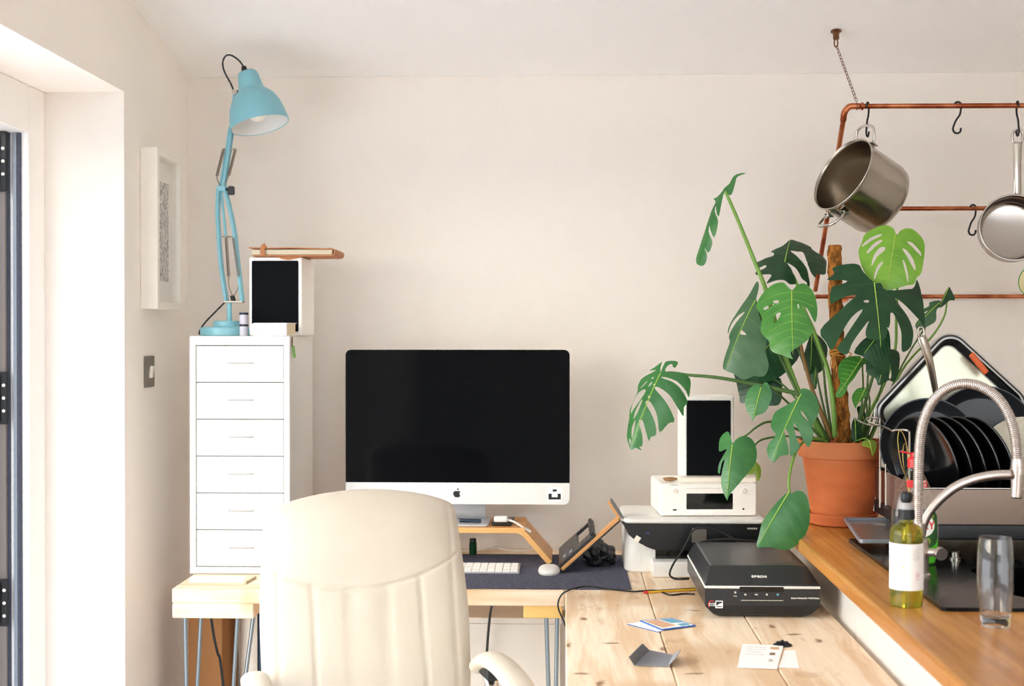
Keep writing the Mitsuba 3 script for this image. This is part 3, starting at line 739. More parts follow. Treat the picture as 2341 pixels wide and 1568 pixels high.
# ================================================================ printer, hi-fi, speaker
t = thing('printer', 'white and black inkjet printer on the table under the hi-fi', 'printer')
lx0, lx1 = 0.1708, 0.579
part(t, 'lid', cslab(rrect(lx1 - lx0, 0.325, 0.02), 0.012, 0.004, TOP(((lx0 + lx1) / 2, 4.135, 0.9035))), M_WHITE)
pf = Polygon([(lx0 + 0.004, 0), (lx0 + 0.006, 0.145), (lx0 + 0.03, 0.153), (lx1 - 0.03, 0.153), (lx1 - 0.006, 0.145), (lx1 - 0.004, 0)])
part(t, 'body', hull(np.vstack([cslab(rrect(lx1 - lx0 - 0.012, 0.262, 0.04), 0.1525, 0.006, TOP(((lx0 + lx1) / 2, 4.160, DZ + 0.0005))).vertices])), M_WHITE)
pp = ((0.1645, 0.9032), (0.1721, 0.8943), (0.186, 0.8677), (0.2076, 0.8488), (0.2405, 0.8312), (0.262, 0.8237), (0.4173, 0.8221), (0.5835, 0.8256), (0.5834, 0.9054))
part(t, 'front_panel', moved(extr(Polygon(pp), 0.030), FRONT((0, 4.026, 0))), mat('printer_black', '101215', 0.3))
part(t, 'paper_slot', rbox(0.2642, 0.5677, 4.008, 4.04, 0.797, 0.8235, 0.001), M_BLACKGLOSS)
part(t, 'paper_tray', rbox(0.2516, 0.5124, 3.955, 4.06, DZ + 0.0005, 0.796, 0.006, 3), M_WHITE)
part(t, 'panel_flap', moved(rbox(-0.008, 0.008, -0.002, 0.002, -0.009, 0.009, 0.001), shift(0.2108, 3.993, 0.8554) @ rot((0, 1, 0), 35)), M_CREAMPL)
part(t, 'indicator_light', cat(*[cbox(0.2373 + i * 0.005, 3.9945, 0.872, 0.003, 0.001, 0.003, 0.0004) for i in range(2)]), mat('blue_lamp', '3f62c8', 0.3))
part(t, 'card_cover', rbox(0.368, 0.4107, 3.9935, 3.998, 0.8458, 0.8875, 0.001), mat('smoked_cover', '5a5650', 0.3))
part(t, 'lettering', cat(*[cbox(0.5293 + i * 0.006, 3.9945, 0.8875, 0.0042, 0.0008, 0.005, 0.0003) for i in range(5)]), M_GREYP)

HZ = 0.9157
t = thing('hifi', 'cream compact hi-fi with dark display standing on the printer lid', 'hi-fi')
hfx0, hfx1 = 0.2779, 0.5624
hzt = HZ + 0.0965
MH = rot((0, 0, 1), 3.0, ((hfx0 + hfx1) / 2, 4.04, 0))
part(t, 'body', moved(rbox(hfx0, hfx1, 4.035, 4.275, HZ + 0.002, hzt, 0.007, 3), MH), M_WPLAST)
def onh(px_, z_, y_=4.035):
    return MH @ FRONT((px_, y_, z_))
part(t, 'display', extr(rrect(0.135, 0.046, 0.002), 0.0012, onh(0.4228, 0.9605)), M_BLACKGLOSS)
for kx_, kz_ in ((0.3211, 0.9907), (0.5218, 0.9915)):
    part(t, 'knob', lathe([(0, 0), (0.0072, 0), (0.0066, 0.004), (0, 0.004)], 24, onh(kx_, kz_)), M_CREAMPL)
part(t, 'socket', extr(rrect(0.011, 0.004, 0.001), 0.001, onh(0.3212, 0.9357)), M_BLACKP)
part(t, 'socket', extr(Point(0, 0).buffer(0.0027), 0.001, onh(0.5218, 0.9379)), M_BLACKP)
part(t, 'panel_line', extr(sbox(-0.0675, -0.0006, 0.0675, 0.0006), 0.0008, onh(0.4228, 0.9988)), M_GREYP)
part(t, 'lettering', cat(*[extr(sbox(-0.0018, -0.0015, 0.0018, 0.0015), 0.0006, onh(0.3084 + i * 0.005, 1.0085)) for i in range(5)]), M_GREYP)
speaker(0.3541, 0.506, 4.125, hzt + 0.0005, 1.2626, 'white bookshelf speaker with black grille on the cream hi-fi behind the plant leaves', 0.15, 2.0)
single('music_case', moved(rbox(0, 0.222, 0, 0.055, 0, 0.0145, 0.002), shift(0.341, 4.064, hzt + 0.0004)), M_CREAMPL, 'flat cream plastic case lying on the hi-fi in front of the right speaker', 'case')
m = trimesh.creation.icosphere(subdivisions=3, radius=1.0)
v = m.vertices * np.array([0.022, 0.009, 0.006])
v[:, 2] += 0.004 * np.abs(v[:, 0] / 0.022) * (meshkit.noise(v * 150 + 3) - 0.2)
m.vertices = v + np.array([0.3131, 4.09, hzt + 0.0068])
single('dry_leaf', m, mat('dry_leaf', '8f6a48', 0.8), 'curled brown dry leaf lying on the hi-fi beside the flat cream case', 'dry leaf', smooth=True)

# ================================================================ scanner
t = thing('scanner', 'black flatbed scanner with silver line standing on the table', 'scanner')
ax0, ax1, ay0, ay1 = 0.3445, 0.6255, 3.392, 3.872
rc = lambda i, j, k=None: [(ax0 + i, ay0 + j), (ax1 - i, ay0 + j), (ax1 - i, ay1 - (j if k is None else k)), (ax0 + i, ay1 - (j if k is None else k))]
lay = lambda pts, z: [(x, y, z) for x, y in pts]
part(t, 'base', hull(lay(rc(0.030, 0.025), DZ + 0.004) + lay(rc(0.022, 0.012), DZ + 0.010) + lay(rc(0.002, 0.002), DZ + 0.030) + lay(rc(0, 0), DZ + 0.034) + lay(rc(0, 0), 0.8245)), M_BLACKSAT, smooth=False)
part(t, 'silver_band', rbox(ax0 - 0.0006, ax1 + 0.0006, ay0 - 0.0006, ay1, 0.825, 0.8318, 0.0012), mat('silver_paint', 'dedcd8', 0.3))
part(t, 'lid', hull(lay(rc(0.001, 0.001), 0.832) + lay(rc(0.002, 0.003), 0.836) + lay(rc(0.020, 0.070, 0.02), 0.8685) + lay(rc(0.024, 0.078, 0.025), 0.870)), M_BLACKSAT, smooth=False)
for x in (0.04, 0.24):
    for y in (0.05, 0.42):
        part(t, 'foot', lathe([(0, DZ + 0.0003), (0.010, DZ + 0.0003), (0.010, DZ + 0.006), (0, DZ + 0.006)], 20, shift(ax0 + x, ay0 + y, 0)), M_BLACK)
fy = ay0
def onf(p, d=0.0):
    return FRONT((p[0], fy - d, p[2]))
part(t, 'display_recess', extr(rrect(0.108, 0.0125, 0.003), 0.0012, onf((0.4826, 3.392, 0.8239))), M_BLACKGLOSS)
part(t, 'light_line', extr(sbox(-0.0515, -0.0008, 0.0515, 0.0008), 0.0008, onf((0.4837, 3.392, 0.7966))), M_GREYP)
for i, p in enumerate(((0.4187, 3.392, 0.816), (0.4432, 3.392, 0.8108), (0.4699, 3.392, 0.811), (0.4954, 3.392, 0.8111), (0.522, 3.392, 0.8113))):
    part(t, 'button', extr(Point(0, 0).buffer(0.0027 if i != 2 else 0.0022, quad_segs=6) if i != 2 else sbox(-0.0038, -0.0016, 0.0038, 0.0016), 0.0012, onf(p)), M_GREYP if i != 4 else M_CYANP)
part(t, 'lettering', text_on(onf((0.4187, 3.392, 0.8058)), 'Scan', 0.0028, 0.0007), M_WPRINT, smooth=False)
part(t, 'lettering', text_on(onf((0.5891, 3.392, 0.8011)), 'Epson Perfection V600 Photo', 0.0036, 0.0007, True), M_WPRINT, smooth=False)
sl = np.array([0, 0.072, 0.034]); sl /= np.linalg.norm(sl)
zz = 0.8475
yy = ay0 + 0.003 + (zz - 0.836) * (0.068 / 0.0325)
part(t, 'lettering', text_on(frame((0.4809, yy - 0.0002, zz + 0.0002), (1, 0, 0), sl), 'EPSON', 0.0082, 0.0010, True), M_WPRINT, smooth=False)
lg = part(t, 'sticker', extr(rrect(0.0185, 0.0185, 0.0015), 0.0007, onf((0.3792, 3.392, 0.7861))), M_WPRINT)
p = (0.3792, 3.392, 0.7861)
st = unary_union([sbox(-0.0070, -0.0025, 0.0070, 0.0070).difference(Point(0.003, -0.004).buffer(0.008)), LineString([(-0.005, -0.001), (0, 0.003), (0.006, 0.0045)]).buffer(0.0008), sbox(-0.0062, -0.0062, 0.0062, -0.0042)])
part(lg, 'print', extr(st, 0.0004, onf(p, 0.0006)), M_BLACKP)
p = (0.3611, 3.392, 0.786)
arc = LineString([(0.0078 * math.cos(a), 0.0088 * math.sin(a)) for a in np.linspace(1.1, 3.9, 16)]).buffer(0.0011)
lg2 = part(t, 'sticker', extr(arc, 0.0007, onf(p)), M_RED)
part(lg2, 'lettering', text_on(onf((p[0] + 0.001, p[1], p[2] - 0.0035)), 'ICE', 0.0068, 0.0008, True), M_WPRINT, smooth=False)

# cables round the scanner
CP = lambda name, pts, r, lab: single(name, tube(spline(pts, 6), r, 8), M_CABLE, lab, 'cable')
CP('cable', ((0.0231, 3.7, 0.6067), (0.0008, 3.72, 0.6658), (-0.017, 3.735, 0.7077), (-0.0111, 3.738, 0.7357), (0.0067, 3.7155, 0.7555), (0.0415, 3.7743, 0.7555), (0.0752, 3.7821, 0.7555), (0.1243, 3.7453, 0.7555), (0.1833, 3.7159, 0.7555), (0.2072, 3.7231, 0.7555), (0.2511, 3.7471, 0.7525), (0.2716, 3.704, 0.7525), (0.2866, 3.6861, 0.7525), (0.3209, 3.7059, 0.7525), (0.3484, 3.7007, 0.7525)), 0.0022, 'thin black cable trailing along the mat edge and over the desk front')
CP('cable', ((0.3541, 3.9319, 0.7535), (0.336, 3.9243, 0.7535), (0.3118, 3.9303, 0.7535), (0.297, 3.9, 0.7712), (0.3089, 3.91, 0.7993), (0.3331, 3.92, 0.8325), (0.3513, 3.93, 0.8634), (0.3654, 3.935, 0.8889), (0.3864, 3.935, 0.8965), (0.4211, 3.935, 0.893), (0.4558, 3.935, 0.8795), (0.4874, 3.93, 0.8617), (0.5034, 3.92, 0.846), (0.5059, 3.91, 0.8166)), 0.0028, 'black cable looping up in the air behind the scanner lid')
CP('cable', ((0.3686, 3.89, 0.835), (0.3789, 3.895, 0.8578), (0.4076, 3.9, 0.8658), (0.4591, 3.9, 0.8698), (0.5278, 3.9, 0.8653), (0.5804, 3.9, 0.8594), (0.6139, 3.895, 0.848), (0.6392, 3.885, 0.8203)), 0.0036, 'thick black cable lying along the back edge of the scanner')

# ================================================================ small things on the table
t = thing('pencil', 'yellow and black pencil with red end lying on the table beside the scanner', 'pencil')
pa, pb = np.array((0.2135, 3.7099, 0.7545)), np.array((0.3563, 3.7595, 0.7545))
d = (pb - pa) / np.linalg.norm(pb - pa)
part(t, 'shaft', rod(pa + d * 0.012, pb, 0.0036, 6), M_YELLOW, smooth=False)
part(t, 'stripe', rod(pa + d * 0.012 + (0, 0.001, 0.0016), pb + (0, 0.001, 0.0016), 0.0030, 6), M_BLACKP, smooth=False)
part(t, 'tip', rod(pa, pa + d * 0.012, 0.0034, 8), M_REDP)

def sheet(pts, h, z, m, parent=None, name='sheet', smooth=False):
    return moved(extr(Polygon(pts), h), shift(0, 0, z))

t = thing('photo_card', 'white printed card with blue rim, lowest of the small fan of cards on the table', 'card', 'cards on the table')
part(t, 'sheet', sheet(((0.1524, 3.3233), (0.1931, 3.3551), (0.2346, 3.2533), (0.2202, 3.2385)), 0.0012, DZ + 0.0003, None), M_PAPER)
part(t, 'rim', sheet(((0.1511, 3.3183), (0.1578, 3.326), (0.2258, 3.2458), (0.2199, 3.2337)), 0.0008, DZ + 0.0002, None), M_BLUEP)
t = thing('photo_card', 'glossy blue and peach postcard on top of the small fan of cards', 'card', 'cards on the table')
P4 = ((0.1833, 3.3506), (0.2632, 3.3844), (0.314, 3.3005), (0.2291, 3.2487))
part(t, 'sheet', sheet(P4, 0.0022, DZ + 0.0018, None), M_BLUEP)
q = lambda a, b: tuple(np.array(P4[0]) * (1 - a) * (1 - b) + np.array(P4[1]) * a * (1 - b) + np.array(P4[2]) * a * b + np.array(P4[3]) * (1 - a) * b)
part(t, 'print', sheet([q(0.04, 0.05), q(0.96, 0.05), q(0.96, 0.95), q(0.04, 0.95)], 0.0003, DZ + 0.004, None), M_WPRINT)
part(t, 'print', sheet([q(0.06, 0.1), q(0.50, 0.08), q(0.55, 0.80), q(0.1, 0.88)], 0.0003, DZ + 0.0042, None), M_PEACHP)
part(t, 'print', sheet([q(0.55, 0.08), q(0.94, 0.08), q(0.94, 0.60), q(0.60, 0.55)], 0.0003, DZ + 0.0042, None), M_CYANP)
part(t, 'print', sheet([q(0.66, 0.70), q(0.92, 0.66), q(0.92, 0.90), q(0.64, 0.92)], 0.0003, DZ + 0.0042, None), M_CYANP)

def panel(pts3, th):
    p = np.array(pts3, float)
    n = np.cross(p[1] - p[0], p[2] - p[0])
    n /= np.linalg.norm(n)
    n = n if n[2] > 0 else -n
    return hull(np.vstack([p, p + n * th]))

t = thing('folded_card', 'grey folded card standing half open on the table', 'folded card')
g0, g1, g2, g3 = ((0.1471, 2.9062, 0.7515), (0.1868, 3.0437, 0.7515), (0.2353, 3.0002, 0.7515), (0.2172, 2.8975, 0.7515))
part(t, 'panel', panel([g0, g1, g2, g3], 0.0014), M_GREYCARD)
part(t, 'panel', panel([g0, g1, (0.1687, 2.9963, 0.7775), (0.1335, 2.8699, 0.7775)], 0.0014), M_GREYCARD2)
part(t, 'panel', panel([g3, g2, (0.2495, 2.9549, 0.7735), (0.2337, 2.8868, 0.7735)], 0.0014), M_GREYCARD)

for k, (quad, lab) in enumerate(((((0.4858, 3.0614), (0.5099, 3.0623), (0.4909, 2.8987), (0.4491, 2.9046)), 'blank white paper slip on the table, right-hand one of the three by the clip'),
                    (((0.3783, 2.9796), (0.459, 2.9628), (0.4434, 2.8856), (0.361, 2.8937)), 'blank white paper slip mostly hidden under the printed white slip on the table'),
                    (((0.4006, 3.1094), (0.4892, 3.0955), (0.4538, 2.9354), (0.371, 2.9516)), 'white printed paper slip with small pictures lying on the table'))):
    t = thing('paper_slip', lab, 'paper', 'paper slips on the table')
    zz = DZ + 0.0003 + 0.0012 * k
    part(t, 'sheet', sheet(quad, 0.0007, zz, None), M_PAPER)
    if k == 2:
        q = lambda a, b: tuple(np.array(quad[0]) * (1 - a) * (1 - b) + np.array(quad[1]) * a * (1 - b) + np.array(quad[2]) * a * b + np.array(quad[3]) * (1 - a) * b)
        for (a0_, b0_, a1_, b1_, mm) in ((0.70, 0.12, 0.92, 0.26, M_PEACHP), (0.72, 0.46, 0.86, 0.60, M_BROWNP), (0.74, 0.84, 0.85, 0.98, M_GREYP), (0.12, 0.15, 0.6, 0.17, M_GREYP), (0.12, 0.3, 0.6, 0.32, M_GREYP), (0.12, 0.45, 0.55, 0.47, M_GREYP), (0.1, 0.6, 0.6, 0.62, M_GREYP)):
            part(t, 'print', sheet([q(a0_, b0_), q(a1_, b0_), q(a1_, b1_), q(a0_, b1_)], 0.0003, zz + 0.0006, None), mm)
t = thing('bulldog_clip', 'small dark clip with ornate top lying on the table behind the paper slips', 'clip')
bc_ = (0.4889, 3.1061, 0.7525)
part(t, 'plate', moved(lathe([(0, 0), (0.021, 0), (0.021, 0.003), (0.019, 0.0045), (0, 0.0045)], 32), shift(bc_[0], bc_[1], DZ + 0.0003) @ np.diag([1, 0.75, 1, 1])), M_IRON)
part(t, 'ornament', cat(*[sphere((bc_[0] - 0.010 + i * 0.005, bc_[1] + 0.003, DZ + 0.0065 + (0.003 if i == 2 else 0)), 0.0042, 2, (1, 1, 0.9)) for i in range(5)]), M_IRON)

# ================================================================ office chair, facing the room
t = thing('office_chair', 'cream leather high-back office chair with padded arms in front of the desk', 'chair')
CA = math.radians(17)
CM = frame((-0.464, 3.235, 0), (math.cos(CA), math.sin(CA), 0), (-math.sin(CA), math.cos(CA), 0), (0, 0, 1))
tanr = math.tan(math.radians(13))

def interp(x, xs, ys):
    from scipy.interpolate import PchipInterpolator
    return PchipInterpolator(xs, ys)(x)

zb, zt_ = 0.46, 1.068
rows, cols = 190, 200
sv = np.concatenate([np.linspace(0, 0.06, 12)[:-1], np.linspace(0.06, 0.82, 110)[:-1], 0.82 + 0.18 * np.sin(np.linspace(0, math.pi / 2, 71))])
sv[-1] = 1.0 - 1e-4
zz = zb + sv * (zt_ - zb)
hw = interp(zz, [0.46, 0.56, 0.66, 0.77, 0.90, 0.98, 1.068], [0.226, 0.240, 0.248, 0.250, 0.244, 0.238, 0.232])
top = np.clip((zt_ - zz) / 0.060, 0, 1)
bot = np.clip((zz - zb) / 0.05, 0, 1)
cap = (1 - (1 - top) ** 3.0) ** (1 / 3.0) * (1 - (1 - bot) ** 2.2) ** (1 / 2.2)
capd = (1 - (1 - top) ** 2) ** 0.5 * (1 - (1 - bot) ** 2) ** 0.5
dep = interp(zz, [0.46, 0.66, 0.85, 0.95, 1.068], [0.062, 0.052, 0.047, 0.060, 0.056])
ang = np.linspace(0, 2 * math.pi, cols, endpoint=False)
cx, sx_ = np.cos(ang), np.sin(ang)
ux = np.sign(cx) * np.abs(cx) ** 0.62
uy = np.sign(sx_) * np.abs(sx_) ** 0.80
hwc = hw * (0.90 + 0.10 * cap) * (1 - (1 - top) ** 9) ** 0.5 * (1 - (1 - bot) ** 9) ** 0.5
Xc = hwc[:, None] * ux[None]
Yc = (dep * capd)[:, None] * uy[None]
# the crown of the back is arched: its middle stands higher than its corners
Zc = np.repeat(zz[:, None], cols, 1) - 0.030 * ((Xc - 0.015) / 0.22) ** 2 * ((zz - 0.88).clip(0) / 0.20)[:, None] ** 1.5
front = (-uy[None] > 0.25) * np.ones_like(Xc)
# seams: one swung line below the head cushion, four upright ones under it
zs = 0.848 + 0.060 * (np.abs(Xc) / 0.23) ** 2 + 0.010 * (Xc / 0.23)
groove = 0.0042 * np.exp(-((Zc - zs) / 0.0045) ** 2)
below = 1 / (1 + np.exp((Zc - zs) / 0.002))
for u0 in (-0.130, -0.044, 0.043, 0.128):
    groove += 0.0036 * np.exp(-((Xc - u0 - 0.02 * (0.85 - Zc)) / 0.0040) ** 2) * below
puff = 0.0012 * np.abs(np.sin((Xc - 0.0425 - 0.02 * (0.85 - Zc)) / 0.086 * math.pi)) * below * (np.abs(Xc) < 0.2)
edge = 0.0018 * np.exp(-((np.abs(Xc) - 0.210) / 0.006) ** 2)
wr = 0.0022 * (meshkit.fbm(np.stack([Xc * 16, Zc * 9, Xc * 0 + 3], -1), 3, 2) - 0.5)
head = 0.010 * np.exp(-((Zc - 0.97) / 0.07) ** 2) * np.clip(1 - (Xc / 0.2) ** 2, 0, 1)
Yc = Yc + front * (groove * 1.0 + edge - puff - head * (1 - below) + wr)
Yc = Yc + (Zc - 0.66) * tanr + 0.035 * ((Zc - 0.66) / 0.4) ** 2
P = np.stack([Xc, Yc, Zc], -1)
body = grid_mesh(P, True)
topc = P[-1].mean(0); botc = P[0].mean(0)
nv = len(body.vertices)
caps = [[(rows_ - 1) * cols + j, (rows_ - 1) * cols + (j + 1) % cols, nv] for rows_ in [len(sv)] for j in range(cols)] + [[(j + 1) % cols, j, nv + 1] for j in range(cols)]
body = trimesh.Trimesh(np.vstack([body.vertices, topc, botc]), np.vstack([body.faces, caps]), process=False)
body.fix_normals()
part(t, 'backrest', moved(body, CM), M_CREAM, smooth=True)
part(t, 'seat', moved(rbox(-0.25, 0.25, -0.53, -0.02, 0.42, 0.53, 0.05, 4), CM), M_CREAM)
part(t, 'seat_plate', moved(rbox(-0.12, 0.12, -0.42, -0.12, 0.39, 0.4205, 0.006), CM), M_BLACK)
for s in (-1, 1):
    pth = [(s * 0.262, -0.030, 0.668), (s * 0.268, -0.075, 0.696), (s * 0.272, -0.14, 0.713), (s * 0.274, -0.25, 0.716), (s * 0.274, -0.36, 0.706), (s * 0.272, -0.43, 0.686), (s * 0.270, -0.465, 0.66)]
    pth = [(a, b, c - 0.020 - (0.012 if s < 0 else 0)) for a, b, c in pth]
    pt = spline(pth, 8)
    q = np.linspace(0, 1, len(pt))
    rr = 0.033 * np.clip(np.minimum(q, 1 - q) * 14, 0.05, 1) ** 0.4
    am = part(t, 'armrest', moved(tube(pt, rr, 20, flat=0.62, up=(0, 0, 1)), CM), M_CREAM, smooth=True)
    part(t, 'arm_support', moved(cat(tube(spline([(s * 0.270, -0.40, 0.655), (s * 0.275, -0.36, 0.62), (s * 0.262, -0.33, 0.52), (s * 0.20, -0.30, 0.435)], 6), 0.016, 12, flat=0.6, up=(0, 1, 0)),
                                     tube(spline([(s * 0.268, -0.10, 0.66), (s * 0.272, -0.125, 0.62), (s * 0.262, -0.16, 0.52), (s * 0.20, -0.20, 0.435)], 6), 0.016, 12, flat=0.6, up=(0, 1, 0))), CM), M_CHROME)
    part(t, 'arm_bracket', moved(rbox(s * 0.270 - 0.018, s * 0.270 + 0.018, -0.15, -0.07, 0.648, 0.674, 0.004), CM), M_BLACK)
part(t, 'gas_column', moved(cat(rod((0, -0.27, 0.11), (0, -0.27, 0.40), 0.028, 20), rod((0, -0.27, 0.06), (0, -0.27, 0.25), 0.034, 20)), CM), M_BLACK)
for i in range(5):
    a = i * 2 * math.pi / 5 + 0.3
    e = (0.30 * math.cos(a), -0.27 + 0.30 * math.sin(a))
    part(t, 'base_leg', moved(tube([(0, -0.27, 0.10), (e[0] * 0.6, -0.27 + (e[1] + 0.27) * 0.6, 0.095), (e[0], e[1], 0.070)], [0.028, 0.024, 0.018], 12, flat=0.7, up=(0, 0, 1)), CM), M_CHROME)
    part(t, 'castor', moved(rod((e[0] - 0.022 * math.sin(a), e[1] + 0.022 * math.cos(a), 0.0275), (e[0] + 0.022 * math.sin(a), e[1] - 0.022 * math.cos(a), 0.0275), 0.027, 20), CM), M_BLACK)

# ================================================================ potted monstera
PX, PY = 0.772, 3.87
CT = 0.92
t = thing('potted_plant', 'large split-leaf plant tied to a moss pole in a terracotta pot on the counter', 'potted plant')
pz = CT + 0.014
pprof = [(0, pz), (0.078, pz), (0.082, pz + 0.004), (0.106, pz + 0.165), (0.1075, pz + 0.172), (0.1165, pz + 0.174), (0.1185, pz + 0.178), (0.1225, pz + 0.216), (0.1215, pz + 0.2195), (0.118, pz + 0.2205), (0.1135, pz + 0.2195), (0.1105, pz + 0.19), (0.100, pz + 0.17), (0.094, pz + 0.10), (0, pz + 0.10)]
part(t, 'pot', lathe(pprof, 72, shift(PX, PY, 0)), M_TERRA, smooth=40)
part(t, 'saucer', lathe([(0, CT + 0.0005), (0.084, CT + 0.0005), (0.090, CT + 0.004), (0.099, CT + 0.030), (0.0985, CT + 0.033), (0.094, CT + 0.033), (0.088, CT + 0.012), (0.06, CT + 0.0135), (0, CT + 0.0135)], 72, shift(PX, PY, 0)), M_TERRA, smooth=40)

def soil_tex(p, n, uv):
    return mix(lin(34, 26, 20), lin(72, 56, 42), noise(p.x * 160, p.y * 160, p.z * 160))

sr = np.linspace(0, 0.1095, 14)
so = grid_mesh(np.array([[(r * math.cos(a), r * math.sin(a), 0.006 * meshkit.noise(np.array([r * 60 * math.cos(a), r * 60 * math.sin(a), 2.0]))) for a in np.linspace(0, 2 * math.pi, 40, endpoint=False)] for r in sr]), True)
part(t, 'soil', moved(so, shift(PX, PY, pz + 0.190)), mat('soil', proc(soil_tex), 0.95, spec=0.1), smooth=True)

def coir_tex(p, n, uv):
    a = fbm(p.x * 120, p.y * 120, p.z * 35, 3)
    b = noise(p.x * 400, p.y * 400, p.z * 120)
    return mix(mix(lin(70, 38, 16), lin(172, 106, 48), smoothstep(0.32, 0.66, a)), lin(214, 150, 84), b * 0.35)

M_COIR = mat('coir', proc(coir_tex), 0.95, spec=0.05, bump=proc(lambda p, n, uv: noise(p.x * 500, p.y * 500, p.z * 160)), bscale=0.003)
pole = spline(((0.7532, 3.885, 1.6963), (0.7548, 3.88, 1.5996), (0.7577, 3.875, 1.4774), (0.763, 3.87, 1.3555), (0.7728, 3.87, 1.2458), (0.7815, 3.87, 1.1507)) + ((0.80, 3.87, pz + 0.17),), 24)
v = tube(pole, 0.0185, 28)
nn = meshkit.fbm(v.vertices * np.array([90, 90, 40]), 3, 6) - 0.5
cen = np.array([pole[np.argmin(np.abs(pole[:, 2] - z))] for z in v.vertices[:, 2]])
dv = v.vertices - cen
dv[:, 2] = 0
v.vertices = v.vertices + dv * (nn * 0.8)[:, None]
part(t, 'moss_pole', v, M_COIR, smooth=True)
tw = []
for k, (zc0, tilt) in enumerate(((1.3982, 0.004), (1.3896, -0.003), (1.4079, 0.007))):
    c = pole[np.argmin(np.abs(pole[:, 2] - zc0))]
    tw.append(tube([(c[0] + 0.0215 * math.cos(a), c[1] + 0.0215 * math.sin(a), zc0 + tilt * math.cos(a)) for a in np.linspace(0, 2 * math.pi, 28, endpoint=False)], 0.0022, 6, True))
tw.append(tube(spline(((0.764, 3.845, 1.3973), (0.7784, 3.845, 1.401), (0.7928, 3.845, 1.3937), (0.7856, 3.845, 1.3864)), 5), 0.0018, 6))
tw.append(tube(spline(((0.7439, 3.847, 1.39), (0.7364, 3.845, 1.3743), (0.7376, 3.845, 1.3585), (0.746, 3.845, 1.3561), (0.751, 3.846, 1.3706), (0.7534, 3.846, 1.344)), 5), 0.0016, 6))
part(t, 'twine', cat(*tw), mat('twine', 'c08a44', 0.9, spec=0.1))

def leaf_mat(name, lo, hi, trans, rough=0.32):
    def f(p, n, uv):
        k = fbm(p.x * 18, p.y * 18, p.z * 18, 3)
        return mix(lin(*lo), lin(*hi), k)
    scene['mat_' + name] = {'type': 'blendbsdf', 'weight': 0.6,
                            'a': {'type': 'principledthin', 'base_color': proc(f), 'roughness': rough, 'diff_trans': min(1.0, trans * 1.7), 'spec_trans': 0.0, 'eta': 1.45},
                            'b': {'type': 'twosided', 'bsdf': {'type': 'principled', 'base_color': proc(f), 'roughness': rough, 'specular': 0.7, 'clearcoat': 0.3, 'clearcoat_gloss': 0.85}}}
    return 'mat_' + name

LM = {'d': leaf_mat('leaf_dark', (12, 50, 26), (28, 78, 40), 0.30), 'm': leaf_mat('leaf_mid', (36, 98, 50), (70, 134, 68), 0.5),
      'b': leaf_mat('leaf_bright', (88, 150, 36), (138, 186, 62), 0.7), 'f': leaf_mat('leaf_fresh', (42, 112, 42), (84, 150, 60), 0.55, 0.26),
      'y': leaf_mat('leaf_yellow', (120, 150, 40), (160, 180, 70), 0.7), 'g': leaf_mat('leaf_dusty', (44, 88, 54), (76, 114, 76), 0.4, 0.36)}
M_RIB = mat('leaf_rib', '9cb84e', 0.5, spec=0.3)
M_VEIN = mat('leaf_vein', '4a8048', 0.4)
M_VEIND = mat('leaf_vein_dark', '24582f', 0.4)
M_VEINB = mat('leaf_vein_light', '7fae4a', 0.4)
M_STEM = mat('leaf_stem', '6f9a3c', 0.45)
M_STEMD = mat('leaf_stem_dark', '4a6a34', 0.5)
M_STEMB = mat('leaf_stem_brown', '7d5a30', 0.6)

def dens(c, d):
    c = np.asarray(c, float)
    out = []
    for a, b in zip(c, np.roll(c, -1, 0)):
        n = max(1, int(np.linalg.norm(b - a) / d))
        out += [a + (b - a) * i / n for i in range(n)]
    return np.array(out)

